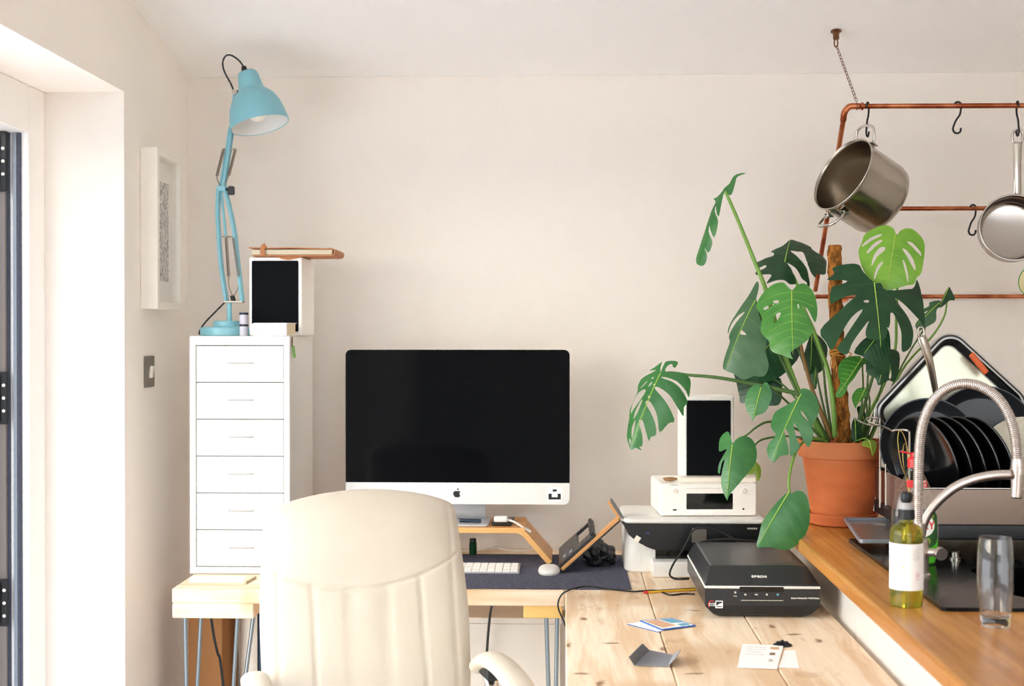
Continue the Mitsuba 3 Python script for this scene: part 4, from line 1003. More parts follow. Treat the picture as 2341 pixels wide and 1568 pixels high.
def leaf(o, ex, ey, ez, out, holes, tone, fold=0.18, droop=0.25, curl=0.0, ripple=0.11, rib=True, twist=0.0):
    """outline in metres in the leaf's own plane (base at 0, tip along +y), domed about its midrib"""
    sm_ = spline([(x, y, 0) for x, y in out], 3, True)[:, :2]
    pg = Polygon(sm_).buffer(0)
    if pg.geom_type != 'Polygon':
        pg = max(pg.geoms, key=lambda g: g.area)
    for h in holes:
        hp = Polygon(spline([(x, y, 0) for x, y in h], 2, True)[:, :2]).buffer(0)
        pg = pg.difference(hp)
        if pg.geom_type != 'Polygon':
            pg = max(pg.geoms, key=lambda g: g.area)
    pts = [dens(np.array(r.coords)[:-1], 0.0035) for r in [pg.exterior, *pg.interiors] if Polygon(r).area > 2e-6]
    x0, y0, x1, y1 = pg.bounds
    s = 0.0055
    gx, gy = np.meshgrid(np.arange(x0, x1, s), np.arange(y0, y1, s))
    gp = np.c_[gx.ravel() + (np.arange(gx.size) // gx.shape[1] % 2) * s / 2, gy.ravel()]
    import shapely
    inn = shapely.contains_xy(pg.buffer(-0.002), gp[:, 0], gp[:, 1])
    pts = np.vstack(pts + [gp[inn]])
    tri = Delaunay(pts).simplices
    cen_ = pts[tri].mean(1)
    tri = tri[shapely.contains_xy(pg, cen_[:, 0], cen_[:, 1])]
    used = np.unique(tri)
    re = -np.ones(len(pts), int)
    re[used] = np.arange(len(used))
    pts, tri = pts[used], re[tri]
    Ln, Wd = max(y1, 0.02), max(abs(x0), abs(x1), 0.02)
    def height(x, y):
        yy_ = np.clip(y / Ln, -0.5, 1.2)
        ax_ = np.abs(x)
        h = -fold * np.sqrt(ax_ ** 2 + 0.004 ** 2) - droop * Ln * (yy_.clip(0) ** 2) * 0.5 - curl * ax_ ** 2 / Wd
        ph = (y - 0.55 * ax_) / (Ln / 4.6) * 2 * np.pi
        return h + ripple * 0.18 * Wd * np.cos(ph) * (ax_ / Wd).clip(0, 1) ** 0.7 * 0.35 + twist * x * y / Ln
    B = np.array([ex, ey, ez], float)
    O = np.array(o, float)
    V = O + np.c_[pts, height(pts[:, 0], pts[:, 1])] @ B
    m = trimesh.Trimesh(V, tri, process=False)
    if (m.face_normals.mean(0) @ B[2]) < 0:
        m.invert()
    k = part(t, 'leaf', m, LM[tone], smooth=True)
    if rib:
        yy_ = np.linspace(0, min(y1 * 0.93, y1 - 0.002), 18)
        rp = O + np.c_[0 * yy_, yy_, height(0 * yy_, yy_) + 0.0004] @ B
        part(k, 'midrib', tube(rp, np.linspace(0.0019, 0.0006, 18), 6), M_RIB, smooth=True)
        vs = []
        inn_ = pg.buffer(-0.0012)
        for i_ in range(8):
            b_ = (0.03 + 0.11 * i_) * Ln
            for sd_ in (-1, 1):
                q_ = np.linspace(0, 1, 16)
                w_ = Wd * (1.0 if i_ < 6 else 0.6)
                ln_ = np.c_[sd_ * w_ * q_, b_ + (0.10 + 0.30 * q_) * w_ * q_ * 1.1 - (0.22 * w_ * q_ if i_ == 0 else 0)]
                ok = shapely.contains_xy(inn_, ln_[:, 0], ln_[:, 1])
                e_ = int(np.argmin(ok)) if not ok.all() else len(ok)
                if e_ >= 5:
                    s_ = ln_[:e_]
                    vs.append(tube(O + np.c_[s_, height(s_[:, 0], s_[:, 1]) + 0.0002] @ B, np.linspace(0.0008, 0.0003, e_), 5))
        if vs:
            part(k, 'veins', cat(*vs), M_VEIND if tone == 'd' else M_VEIN if tone in 'gm' else M_VEINB, smooth=True)
    return k

# fresh leaf in front, left of the pole
leaf(*((0.6054, 3.7, 1.5659), (-0.9724, 0.2301, -0.0382), (-0.0649, -0.4244, -0.9031), (-0.224, -0.8757, 0.4277), ((-0, 0.0001), (0.0117, -0.0139), (0.0228, -0.0273), (0.047, -0.0276), (0.0691, -0.0153), (0.0876, 0.0056), (0.0969, 0.0285), (0.0894, 0.0456), (0.0814, 0.0658), (0.0853, 0.0986), (0.0743, 0.1188), (0.0626, 0.1323), (0.0611, 0.1502), (0.0518, 0.1626), (0.0321, 0.1717), (0.0178, 0.1787), (0, 0.1871), (0.0057, 0.1702), (-0.0139, 0.1555), (-0.0369, 0.1371), (-0.052, 0.1128), (-0.0521, 0.0998), (-0.0397, 0.0699), (-0.0254, 0.0452), (-0.0404, 0.0518), (-0.058, 0.0871), (-0.0649, 0.0563), (-0.0615, 0.0199), (-0.0525, -0.0039), (-0.0366, -0.0207), (-0.0211, -0.0206), (-0.0088, -0.0095)), (((0.0504, 0.0235), (0.0351, 0.0236), (0.0366, 0.0315), (0.0469, 0.0303)), ((0.0482, 0.0707), (0.0404, 0.0605), (0.0299, 0.0597), (0.0322, 0.0681), (0.0424, 0.0841), (0.0497, 0.0854)), ((0.0756, 0.0369), (0.0527, 0.0314), (0.0483, 0.0349), (0.0727, 0.0447)), ((-0.0144, 0.04), (-0.0185, 0.0425), (-0.0178, 0.054), (-0.015, 0.0489)))), 'f', 0.22, 0.35, 0.10)
# pale green leaf at the upper right
leaf(*((0.8889, 3.74, 1.7175), (-0.9623, 0.227, 0.1498), (-0.2265, -0.3638, -0.9035), (-0.1506, -0.9034, 0.4015), ((-0.0001, 0.0007), (0.0067, -0.0151), (0.0266, -0.0248), (0.0505, -0.0194), (0.0785, 0.0009), (0.0842, 0.0252), (0.0887, 0.0474), (0.0861, 0.0648), (0.0733, 0.0984), (0.0538, 0.1271), (0.0353, 0.1487), (0.019, 0.1566), (-0.0001, 0.163), (-0.0168, 0.1527), (-0.0504, 0.1342), (-0.0673, 0.1256), (-0.0715, 0.1075), (-0.0809, 0.0921), (-0.0823, 0.0568), (-0.0814, 0.0323), (-0.0773, 0.0081), (-0.0641, -0.0113), (-0.0379, -0.0253), (-0.0146, -0.0165), (-0.0046, 0.0001)), (((0.0827, 0.0357), (0.0642, 0.0143), (0.0388, 0.0022), (0.0368, 0.0073), (0.0598, 0.0233), (0.079, 0.0395)), ((0.0674, 0.0556), (0.0498, 0.0279), (0.034, 0.0202), (0.0324, 0.0253), (0.0479, 0.0412), (0.0622, 0.0594)), ((0.0498, 0.0912), (0.0474, 0.066), (0.0354, 0.0429), (0.0222, 0.0409), (0.0219, 0.0515), (0.0378, 0.0688), (0.0469, 0.0943)), ((0.038, 0.1264), (0.0338, 0.0965), (0.0235, 0.0826), (0.0205, 0.0867), (0.0293, 0.1064), (0.0344, 0.1304)), ((-0.0318, 0.0156), (-0.0464, 0.0156), (-0.0696, 0.0341), (-0.0736, 0.0462), (-0.0515, 0.0304)), ((-0.0229, 0.0394), (-0.0346, 0.0401), (-0.055, 0.061), (-0.0657, 0.0868), (-0.0588, 0.085), (-0.0404, 0.0604)), ((-0.0282, 0.0711), (-0.0357, 0.0752), (-0.0497, 0.111), (-0.0508, 0.1282), (-0.0422, 0.1051)))), 'b', 0.10, 0.30, 0.15)
# dark deeply cut leaf in front of the pole
leaf(*((0.821, 3.69, 1.5858), (-0.9984, -0.025, 0.0516), (-0.0271, -0.5879, -0.8085), (0.0505, -0.8086, 0.5862), ((0, 0), (0.025, -0.0365), (0.0336, -0.0608), (0.0628, -0.0669), (0.0992, -0.0625), (0.098, -0.0405), (0.1171, -0.0253), (0.0891, -0.018), (0.0675, -0.0086), (0.0876, 0.0002), (0.1081, 0.0047), (0.114, 0.0552), (0.0852, 0.0432), (0.0516, 0.0395), (0.0665, 0.0568), (0.1016, 0.0891), (0.1432, 0.13), (0.1314, 0.1707), (0.1184, 0.1941), (0.0951, 0.1534), (0.0667, 0.108), (0.037, 0.0857), (0.0589, 0.1227), (0.0889, 0.168), (0.1074, 0.196), (0.0842, 0.2149), (0.0703, 0.1854), (0.0464, 0.1502), (0.0248, 0.1224), (0.0342, 0.1495), (0.0334, 0.1719), (0.0103, 0.1816), (-0.0113, 0.1765), (-0.0218, 0.1496), (-0.0304, 0.1264), (-0.0338, 0.0958), (-0.0423, 0.0933), (-0.0514, 0.1156), (-0.0593, 0.1472), (-0.0566, 0.1811), (-0.0578, 0.2051), (-0.0829, 0.1831), (-0.0943, 0.1337), (-0.0841, 0.0963), (-0.0635, 0.0631), (-0.0523, 0.0425), (-0.071, 0.051), (-0.1044, 0.0797), (-0.1236, 0.0976), (-0.1317, 0.118), (-0.1367, 0.0467), (-0.1358, -0.0001), (-0.1285, -0.0473), (-0.117, -0.0187), (-0.0971, -0.0008), (-0.0311, 0.0216), (-0.0179, 0.0004)), (((0.0329, 0.0596), (0.0204, 0.0577), (0.0212, 0.0655), (0.0304, 0.0653)), ((-0.0207, 0.1403), (-0.0257, 0.1419), (-0.0239, 0.1495)))), 'd', 0.06, 0.15, 0.25)
# dark leaf at the top, partly turned over
leaf(*((0.6314, 3.98, 1.656), (0.9658, -0.2358, -0.1077), (0.239, 0.649, 0.7223), (-0.1005, -0.7233, 0.6831), ((0.0002, -0.0014), (0.0188, -0.0174), (0.0396, -0.0611), (0.0387, -0.073), (0.0242, -0.0813), (0.0075, -0.0732), (-0.0232, -0.0775), (-0.0409, -0.0813), (-0.0303, -0.0503), (-0.0533, -0.0397), (-0.0759, -0.0312), (-0.0803, -0.017), (-0.0637, -0.0166), (-0.0515, -0.0084), (-0.0565, -0.0007), (-0.0771, -0.0017), (-0.0905, 0.0228), (-0.0644, 0.031), (-0.0392, 0.0344), (-0.0379, 0.0478), (-0.0479, 0.0616), (-0.017, 0.0823), (0, 0.1229), (0.0193, 0.123), (0.0578, 0.1232), (0.0657, 0.1109), (0.1051, 0.1008), (0.1119, 0.0593), (0.1122, 0.0268), (0.0916, 0.0078), (0.0877, -0.0116), (0.0728, 0.0029), (0.0589, 0.0335), (0.043, 0.0689), (0.0274, 0.0612), (0.0086, 0.054), (0.0304, 0.0381), (0.0594, 0.0094), (0.0706, -0.0203), (0.0779, -0.0512), (0.0692, -0.0637), (0.0698, -0.0487), (0.0533, -0.041), (0.0376, -0.0166), (0.0188, -0.0054)), ()), 'd', 0.20, 0.45, 0.35)
# drooping leaf on the left
leaf(*((0.5336, 3.88, 1.5436), (-0.7483, 0.5924, 0.2984), (-0.4847, -0.1812, -0.8557), (-0.4529, -0.785, 0.4227), ((0.0311, -0.056), (0.016, -0.0476), (0.0059, -0.0244), (-0.004, 0.0031), (-0.042, 0.0514), (-0.0701, 0.0806), (-0.0799, 0.1159), (-0.0999, 0.1473), (-0.0969, 0.1782), (-0.0732, 0.1911), (-0.0534, 0.2112), (-0.0251, 0.2087), (0.0006, 0.2095), (0.0151, 0.2017), (0.0202, 0.1688), (0.0208, 0.1342), (0.0335, 0.1167), (0.0295, 0.0803), (0.0145, 0.0409), (0.0333, 0.0574), (0.0437, 0.0874), (0.0389, 0.112), (0.049, 0.0958), (0.0459, 0.0595), (0.0361, 0.0121), (0.0316, -0.0204)), (((-0.0014, 0.1046), (-0.0009, 0.0925), (-0.0199, 0.099)),)), 'g', 0.25, 0.40, 0.2)
# shaded leaves behind
leaf(*((0.6359, 4.02, 1.4576), (-0.6429, 0.471, 0.604), (-0.7384, -0.1715, -0.6522), (-0.2036, -0.8653, 0.4581), ((0.0112, 0.0104), (0.0356, 0.0509), (0.039, 0.1016), (0.0361, 0.1582), (0.0139, 0.1905), (-0.0079, 0.1905), (-0.0542, 0.1614), (-0.0836, 0.1161), (-0.0901, 0.0692), (-0.0828, 0.0234), (-0.0526, -0.0073), (-0.0173, -0.0042)), ()), 'd', 0.15, 0.3)
leaf(*((0.5616, 4.05, 1.3336), (-0.9288, 0.2852, 0.2365), (-0.3078, -0.2386, -0.921), (-0.2063, -0.9283, 0.3094), ((0.0666, 0.0071), (0.0512, 0.039), (0.0324, 0.076), (0.021, 0.0947), (-0.0111, 0.081), (-0.0472, 0.0816), (-0.0833, 0.069), (-0.0841, 0.0363), (-0.0684, -0.0055), (-0.0213, -0.0098), (0.0258, -0.0058)), ()), 'd', 0.2, 0.3)
leaf(*((0.7157, 4.02, 1.4496), (-0.9926, -0.0725, 0.0972), (-0.064, -0.3679, -0.9277), (0.103, -0.927, 0.3605), ((-0, -0.0028), (0.0156, 0.0432), (0.0221, 0.0783), (0.0156, 0.1102), (-0.0032, 0.1161), (-0.0227, 0.1121), (-0.0396, 0.096), (-0.0495, 0.0537), (-0.0474, 0.0263), (-0.0262, 0.0042)), ()), 'd', 0.25, 0.3)
leaf(*((0.7234, 4, 1.3548), (-0.9905, -0.0708, 0.1179), (-0.089, -0.3239, -0.9419), (0.1048, -0.9435, 0.3145), ((0.0188, 0.0068), (0.0138, 0.0303), (0.0066, 0.0556), (-0.0043, 0.0652), (-0.0076, 0.0495), (-0.0078, 0.0101), (0.004, 0.0049)), ()), 'g', 0.25, 0.3)
# long-stemmed split leaf at the far left
leaf(*((0.2728, 3.93, 1.3378), (-0.8448, 0.4537, 0.2837), (-0.4429, -0.2953, -0.8465), (-0.3003, -0.8408, 0.4504), ((0.0011, -0.0024), (0.0024, -0.0145), (0.0028, -0.0312), (-0.0009, -0.0403), (-0.0274, -0.0527), (-0.0289, -0.0337), (-0.0222, -0.0325), (-0.0169, -0.0385), (-0.0082, -0.028), (-0.0106, -0.0101), (-0.0428, -0.026), (-0.0594, -0.0304), (-0.0753, -0.0221), (-0.0842, 0.0051), (-0.0872, 0.0238), (-0.075, 0.011), (-0.0503, 0.001), (-0.0294, 0.0022), (-0.0087, 0.0084), (-0.0103, 0.0117), (-0.0376, 0.0082), (-0.0616, 0.0136), (-0.089, 0.0349), (-0.0871, 0.056), (-0.0937, 0.0782), (-0.0769, 0.0679), (-0.0452, 0.0463), (-0.0155, 0.0403), (-0.0039, 0.0433), (-0.0053, 0.0494), (-0.0383, 0.0653), (-0.0632, 0.0837), (-0.0794, 0.1037), (-0.0686, 0.1171), (-0.0568, 0.1506), (-0.0398, 0.1194), (-0.0221, 0.0984), (-0.0029, 0.0867), (0.0059, 0.0909), (0.002, 0.0989), (-0.0243, 0.1195), (-0.0431, 0.1426), (-0.0496, 0.1632), (-0.04, 0.1735), (-0.0384, 0.1857), (-0.0218, 0.1639), (-0.0073, 0.1453), (0.0009, 0.1439), (0.0032, 0.1513), (-0.0184, 0.1815), (-0.0262, 0.2056), (-0.0196, 0.2113), (-0.028, 0.2173), (-0.0109, 0.2183), (-0.0011, 0.2284), (0.0171, 0.2108), (0.0297, 0.191), (0.0412, 0.1487), (0.0517, 0.1222), (0.0517, 0.1029), (0.0511, 0.0666), (0.0588, 0.0498), (0.0576, 0.0243), (0.0296, 0.0033), (0.0207, -0.0065), (0.0431, -0.0021), (0.0319, -0.0127), (0.0179, -0.0287), (0.0135, -0.0353), (0.0082, -0.0153)), (((0.0485, 0.0773), (0.0387, 0.0628), (0.0241, 0.057), (0.0225, 0.0736), (0.0399, 0.1268), (0.0429, 0.1328), (0.0498, 0.111)), ((0.025, 0.1469), (0.0292, 0.1251), (0.0236, 0.0879), (0.0183, 0.0965), (0.0193, 0.1298)), ((0.0122, 0.1913), (0.0203, 0.1684), (0.0179, 0.1468), (0.0118, 0.1626), (0.0069, 0.1975)), ((0.0457, 0.0541), (0.0345, 0.0335), (0.0308, 0.0333), (0.0406, 0.0512)), ((0.0191, 0.0483), (0.0186, 0.0371), (0.0134, 0.0311), (0.0128, 0.0406)), ((0.0051, 0.0398), (0.0032, 0.0353), (-0.0021, 0.0373), (-0.0005, 0.0428)), ((0.0063, 0.0778), (0.0035, 0.0724), (-0.0032, 0.075), (-0.0008, 0.0814)), ((0.0212, 0.0205), (0.0189, 0.0169), (0.0143, 0.018), (0.0164, 0.0221)), ((0.016, 0.2049), (0.0147, 0.2004), (0.0075, 0.2072), (0.0057, 0.2174)))), 'm', 0.28, 0.45, 0.35)
# split leaf low in front of the stems
leaf(*((0.6269, 3.68, 1.2895), (-0.8052, 0.5098, 0.3028), (-0.4783, -0.2567, -0.8398), (-0.3505, -0.8211, 0.4506), ((0.0068, -0.0154), (-0.0222, -0.019), (-0.0479, 0.0002), (-0.0591, 0.0289), (-0.057, 0.0647), (-0.0677, 0.0788), (-0.0705, 0.1164), (-0.0525, 0.1074), (-0.0317, 0.089), (-0.0144, 0.0794), (-0.0336, 0.1088), (-0.0502, 0.1266), (-0.0422, 0.1563), (-0.0364, 0.1558), (-0.0189, 0.1187), (-0.0068, 0.1038), (-0, 0.1078), (-0.0331, 0.1539), (-0.0165, 0.1696), (-0.0033, 0.1945), (0.0259, 0.1704), (0.0269, 0.1461), (0.0175, 0.1251), (0.0405, 0.1094), (0.05, 0.0882), (0.0487, 0.0627), (0.0271, 0.0417), (0.0024, 0.0113)), (((-0.0173, 0.0419), (-0.0271, 0.0434), (-0.0462, 0.0586), (-0.0327, 0.0549)),)), 'm', 0.22, 0.35, 0.2)
leaf(*((0.5274, 3.72, 1.3056), (-0.922, 0.3258, 0.2092), (-0.2916, -0.2286, -0.9288), (-0.2548, -0.9174, 0.3058), ((0, 0), (0.0134, -0.0083), (0.0315, 0.0095), (0.0351, 0.0372), (0.0255, 0.0655), (0.0069, 0.0838), (-0.0003, 0.0926), (-0.0052, 0.077), (-0.0265, 0.0604), (-0.0326, 0.0285), (-0.0303, 0.0062), (-0.0132, -0.0165), (-0.0035, -0.0142)), ()), 'm', 0.25, 0.3)
leaf(*((0.4486, 3.7, 1.1541), (-0.953, 0.2973, 0.0585), (-0.1707, -0.3671, -0.9144), (-0.2504, -0.8814, 0.4006), ((-0.0005, -0.002), (0.0098, -0.0258), (0.0204, -0.0382), (0.0377, -0.0233), (0.0397, -0.0003), (0.0343, 0.019), (0.0149, 0.0127), (0.0238, 0.0324), (0.0325, 0.054), (0.0326, 0.0747), (0.0266, 0.0771), (0.0242, 0.0513), (0.0167, 0.0431), (0.0201, 0.066), (0.0217, 0.0923), (0.0162, 0.1179), (-0.0001, 0.1466), (-0.0045, 0.1343), (-0.0277, 0.0986), (-0.048, 0.0632), (-0.0619, 0.0319), (-0.0591, -0.0054), (-0.0438, -0.0283), (-0.0223, -0.0286), (-0.0062, -0.0139)), ()), 'm', 0.30, 0.4, 0.25)
leaf(*((0.5163, 3.76, 1.1022), (-0.979, -0.1758, -0.103), (0.177, -0.4835, -0.8573), (0.1009, -0.8575, 0.5044), ((0.0013, -0.0022), (-0.0135, 0.0138), (-0.0088, 0.0412), (0.0038, 0.0523), (0.0065, 0.0332), (0.0277, 0.0277), (0.0194, 0.0095)), ()), 'y', 0.3, 0.5)
# heart-shaped leaf hanging over the scanner
leaf(*((0.5843, 3.6, 1.0409), (-0.8075, 0.3968, 0.4365), (-0.5549, -0.26, -0.7902), (-0.2001, -0.8803, 0.4302), ((-0.0004, 0.0006), (0.0076, 0.0173), (0.0162, 0.0563), (0.0205, 0.1011), (0.0113, 0.1376), (0.0005, 0.1653), (-0.0267, 0.148), (-0.0611, 0.1333), (-0.0778, 0.1086), (-0.0846, 0.0672), (-0.0757, 0.0307), (-0.0538, -0.0024), (-0.0317, -0.018), (-0.0148, -0.0118), (-0.0072, 0.0021)), ()), 'm', 0.20, 0.35, 0.25)
# leaves right of the pole
leaf(*((0.8003, 3.74, 1.3827), (-0.8118, 0.1304, 0.5692), (-0.5483, -0.5053, -0.6663), (0.2007, -0.853, 0.4817), ((0.0087, -0.0043), (0.0287, 0.0112), (0.0408, 0.0316), (0.0403, 0.0542), (0.0274, 0.0804), (0.0122, 0.0959), (0.0078, 0.1147), (0.0031, 0.136), (-0.0111, 0.1286), (-0.014, 0.1077), (-0.0086, 0.0898), (-0.0113, 0.0648), (-0.0104, 0.0371), (-0.011, 0.0165), (-0.0173, 0.0012), (-0.0164, -0.011), (-0.0032, -0.0071), (0.001, 0.0002)), ()), 'f', 0.22, 0.3)
leaf(*((0.8222, 3.8, 1.3003), (-0.8816, 0.1316, 0.4533), (-0.4611, -0.445, -0.7677), (0.1007, -0.8858, 0.453), ((0.0074, 0.0005), (0.0198, 0.0116), (0.0231, 0.0337), (0.0156, 0.0494), (-0.0001, 0.0642), (0.0002, 0.0504), (-0.009, 0.025), (-0.0096, 0.0095), (-0.0024, -0.0019)), ()), 'f', 0.25, 0.3)
leaf(*((0.8444, 3.66, 1.4669), (-0.7696, 0.3932, 0.5031), (-0.6306, -0.592, -0.5019), (0.1005, -0.7035, 0.7035), ((0.0038, -0.0006), (0.0135, 0.0196), (0.0269, 0.0575), (0.029, 0.084), (0.0222, 0.1013), (-0.0077, 0.1043), (-0.027, 0.1012), (-0.0518, 0.0959), (-0.0666, 0.0853), (-0.0668, 0.0602), (-0.0362, 0.0248), (-0.0117, 0.0005)), ()), 'd', 0.45, 0.6, 0.3)
leaf(*((0.8538, 3.7, 1.4079), (-0.9726, -0.0175, 0.2319), (-0.2095, -0.3675, -0.9061), (0.1011, -0.9299, 0.3538), ((0.037, 0.0095), (0.0367, 0.0638), (0.0109, 0.0809), (-0, 0.097), (-0.0199, 0.0799), (-0.0271, 0.074), (-0.044, 0.0704), (-0.0505, 0.0417), (-0.0443, -0.0078), (-0.0181, -0.008), (-0.0004, 0.0033)), (((-0.0161, 0.0307), (-0.0203, 0.029), (-0.0311, 0.0635), (-0.0249, 0.0692)),)), 'd', 0.35, 0.4, 0.2)
leaf(*((1.0816, 3.93, 1.5786), (-0.8842, 0.1551, 0.4405), (-0.456, -0.4905, -0.7426), (0.1009, -0.8575, 0.5044), ((-0.0001, -0.0046), (-0.0129, 0.0036), (-0.0308, 0.0209), (-0.017, 0.0337), (-0.0091, 0.0563), (0.0003, 0.0664), (0.003, 0.0267)), ()), 'd', 0.25, 0.3)
leaf(*((1.0652, 3.96, 1.538), (-0.6625, 0.4362, 0.609), (-0.7422, -0.2727, -0.6121), (-0.1009, -0.8575, 0.5044), ((0.0215, 0.0168), (0.0051, -0.006), (-0.0084, 0.0038), (-0.0096, 0.0234), (-0.0292, 0.0475), (-0.0252, 0.0731), (-0.0152, 0.1004), (0.004, 0.094), (0.0074, 0.0648), (0.0058, 0.0397), (0.0179, 0.0713), (0.0258, 0.0584), (0.0142, 0.0277)), ()), 'g', 0.2, 0.3)
leaf(*((0.8186, 3.735, 1.1632), (-0.9624, -0.2711, -0.0181), (0.1796, -0.5849, -0.791), (0.2039, -0.7645, 0.6116), ((-0.0007, -0.0022), (0.0193, 0.0012), (0.0237, 0.0118), (0.0103, 0.0188), (0.0027, 0.0255), (0.0004, 0.0418), (-0.0139, 0.0263), (-0.0213, 0.0095), (-0.0178, -0.0001)), ()), 'y', 0.2, 0.6)
leaf(*((0.8392, 3.93, 1.2458), (-0.9883, -0.1321, -0.0757), (0.1123, -0.297, -0.9482), (0.1028, -0.9457, 0.3084), ((-0.0002, -0.0011), (0.0128, 0.0032), (0.0129, 0.0244), (0.0151, 0.0601), (0.0072, 0.0861), (-0.0062, 0.0935), (-0.0144, 0.0626), (-0.0106, 0.037), (-0.0078, 0.0155), (-0.0056, -0.0017)), ()), 'd', 0.25, 0.2)
leaf(*((0.8022, 3.84, 1.2164), (-0.9946, -0.0858, 0.0589), (-0.0118, -0.4689, -0.8832), (0.1034, -0.879, 0.4654), ((0, -0), (0.0097, 0.0181), (0.0113, 0.0488), (0.0039, 0.0678), (-0.0081, 0.0693), (-0.0182, 0.047), (-0.0166, 0.0187)), ()), 'd', 0.25, 0.3)
# leaf seen nearly edge-on, up on the tall stem
leaf(*((0.4602, 3.98, 1.8619), (-0.5228, 0.7732, 0.3589), (-0.3771, 0.1678, -0.9108), (-0.7645, -0.6116, 0.2039), ((-0.041, -0.0673), (-0.0198, -0.0575), (-0.0073, -0.0425), (-0.005, -0.0212), (0.0091, -0.0026), (0.0119, 0.0086), (0.0277, 0.0279), (0.0459, 0.0371), (0.0246, 0.0423), (0.0277, 0.0717), (0.0224, 0.1286), (0.0209, 0.1702), (0.018, 0.2199), (-0.0106, 0.2277), (-0.0236, 0.2161), (-0.0206, 0.192), (-0.005, 0.1742), (-0.0226, 0.1833), (-0.0247, 0.1517), (-0.0012, 0.1294), (0.007, 0.1111), (-0.0239, 0.1369), (-0.0188, 0.0903), (0.0087, 0.0657), (0.0113, 0.054), (-0.0144, 0.076), (-0.0011, 0.015), (-0.0049, 0.0035), (-0.0254, 0.0065), (-0.0225, -0.0305), (-0.0208, -0.0484)), ()), 'm', 0.20, 0.15, 0.1, rib=False)

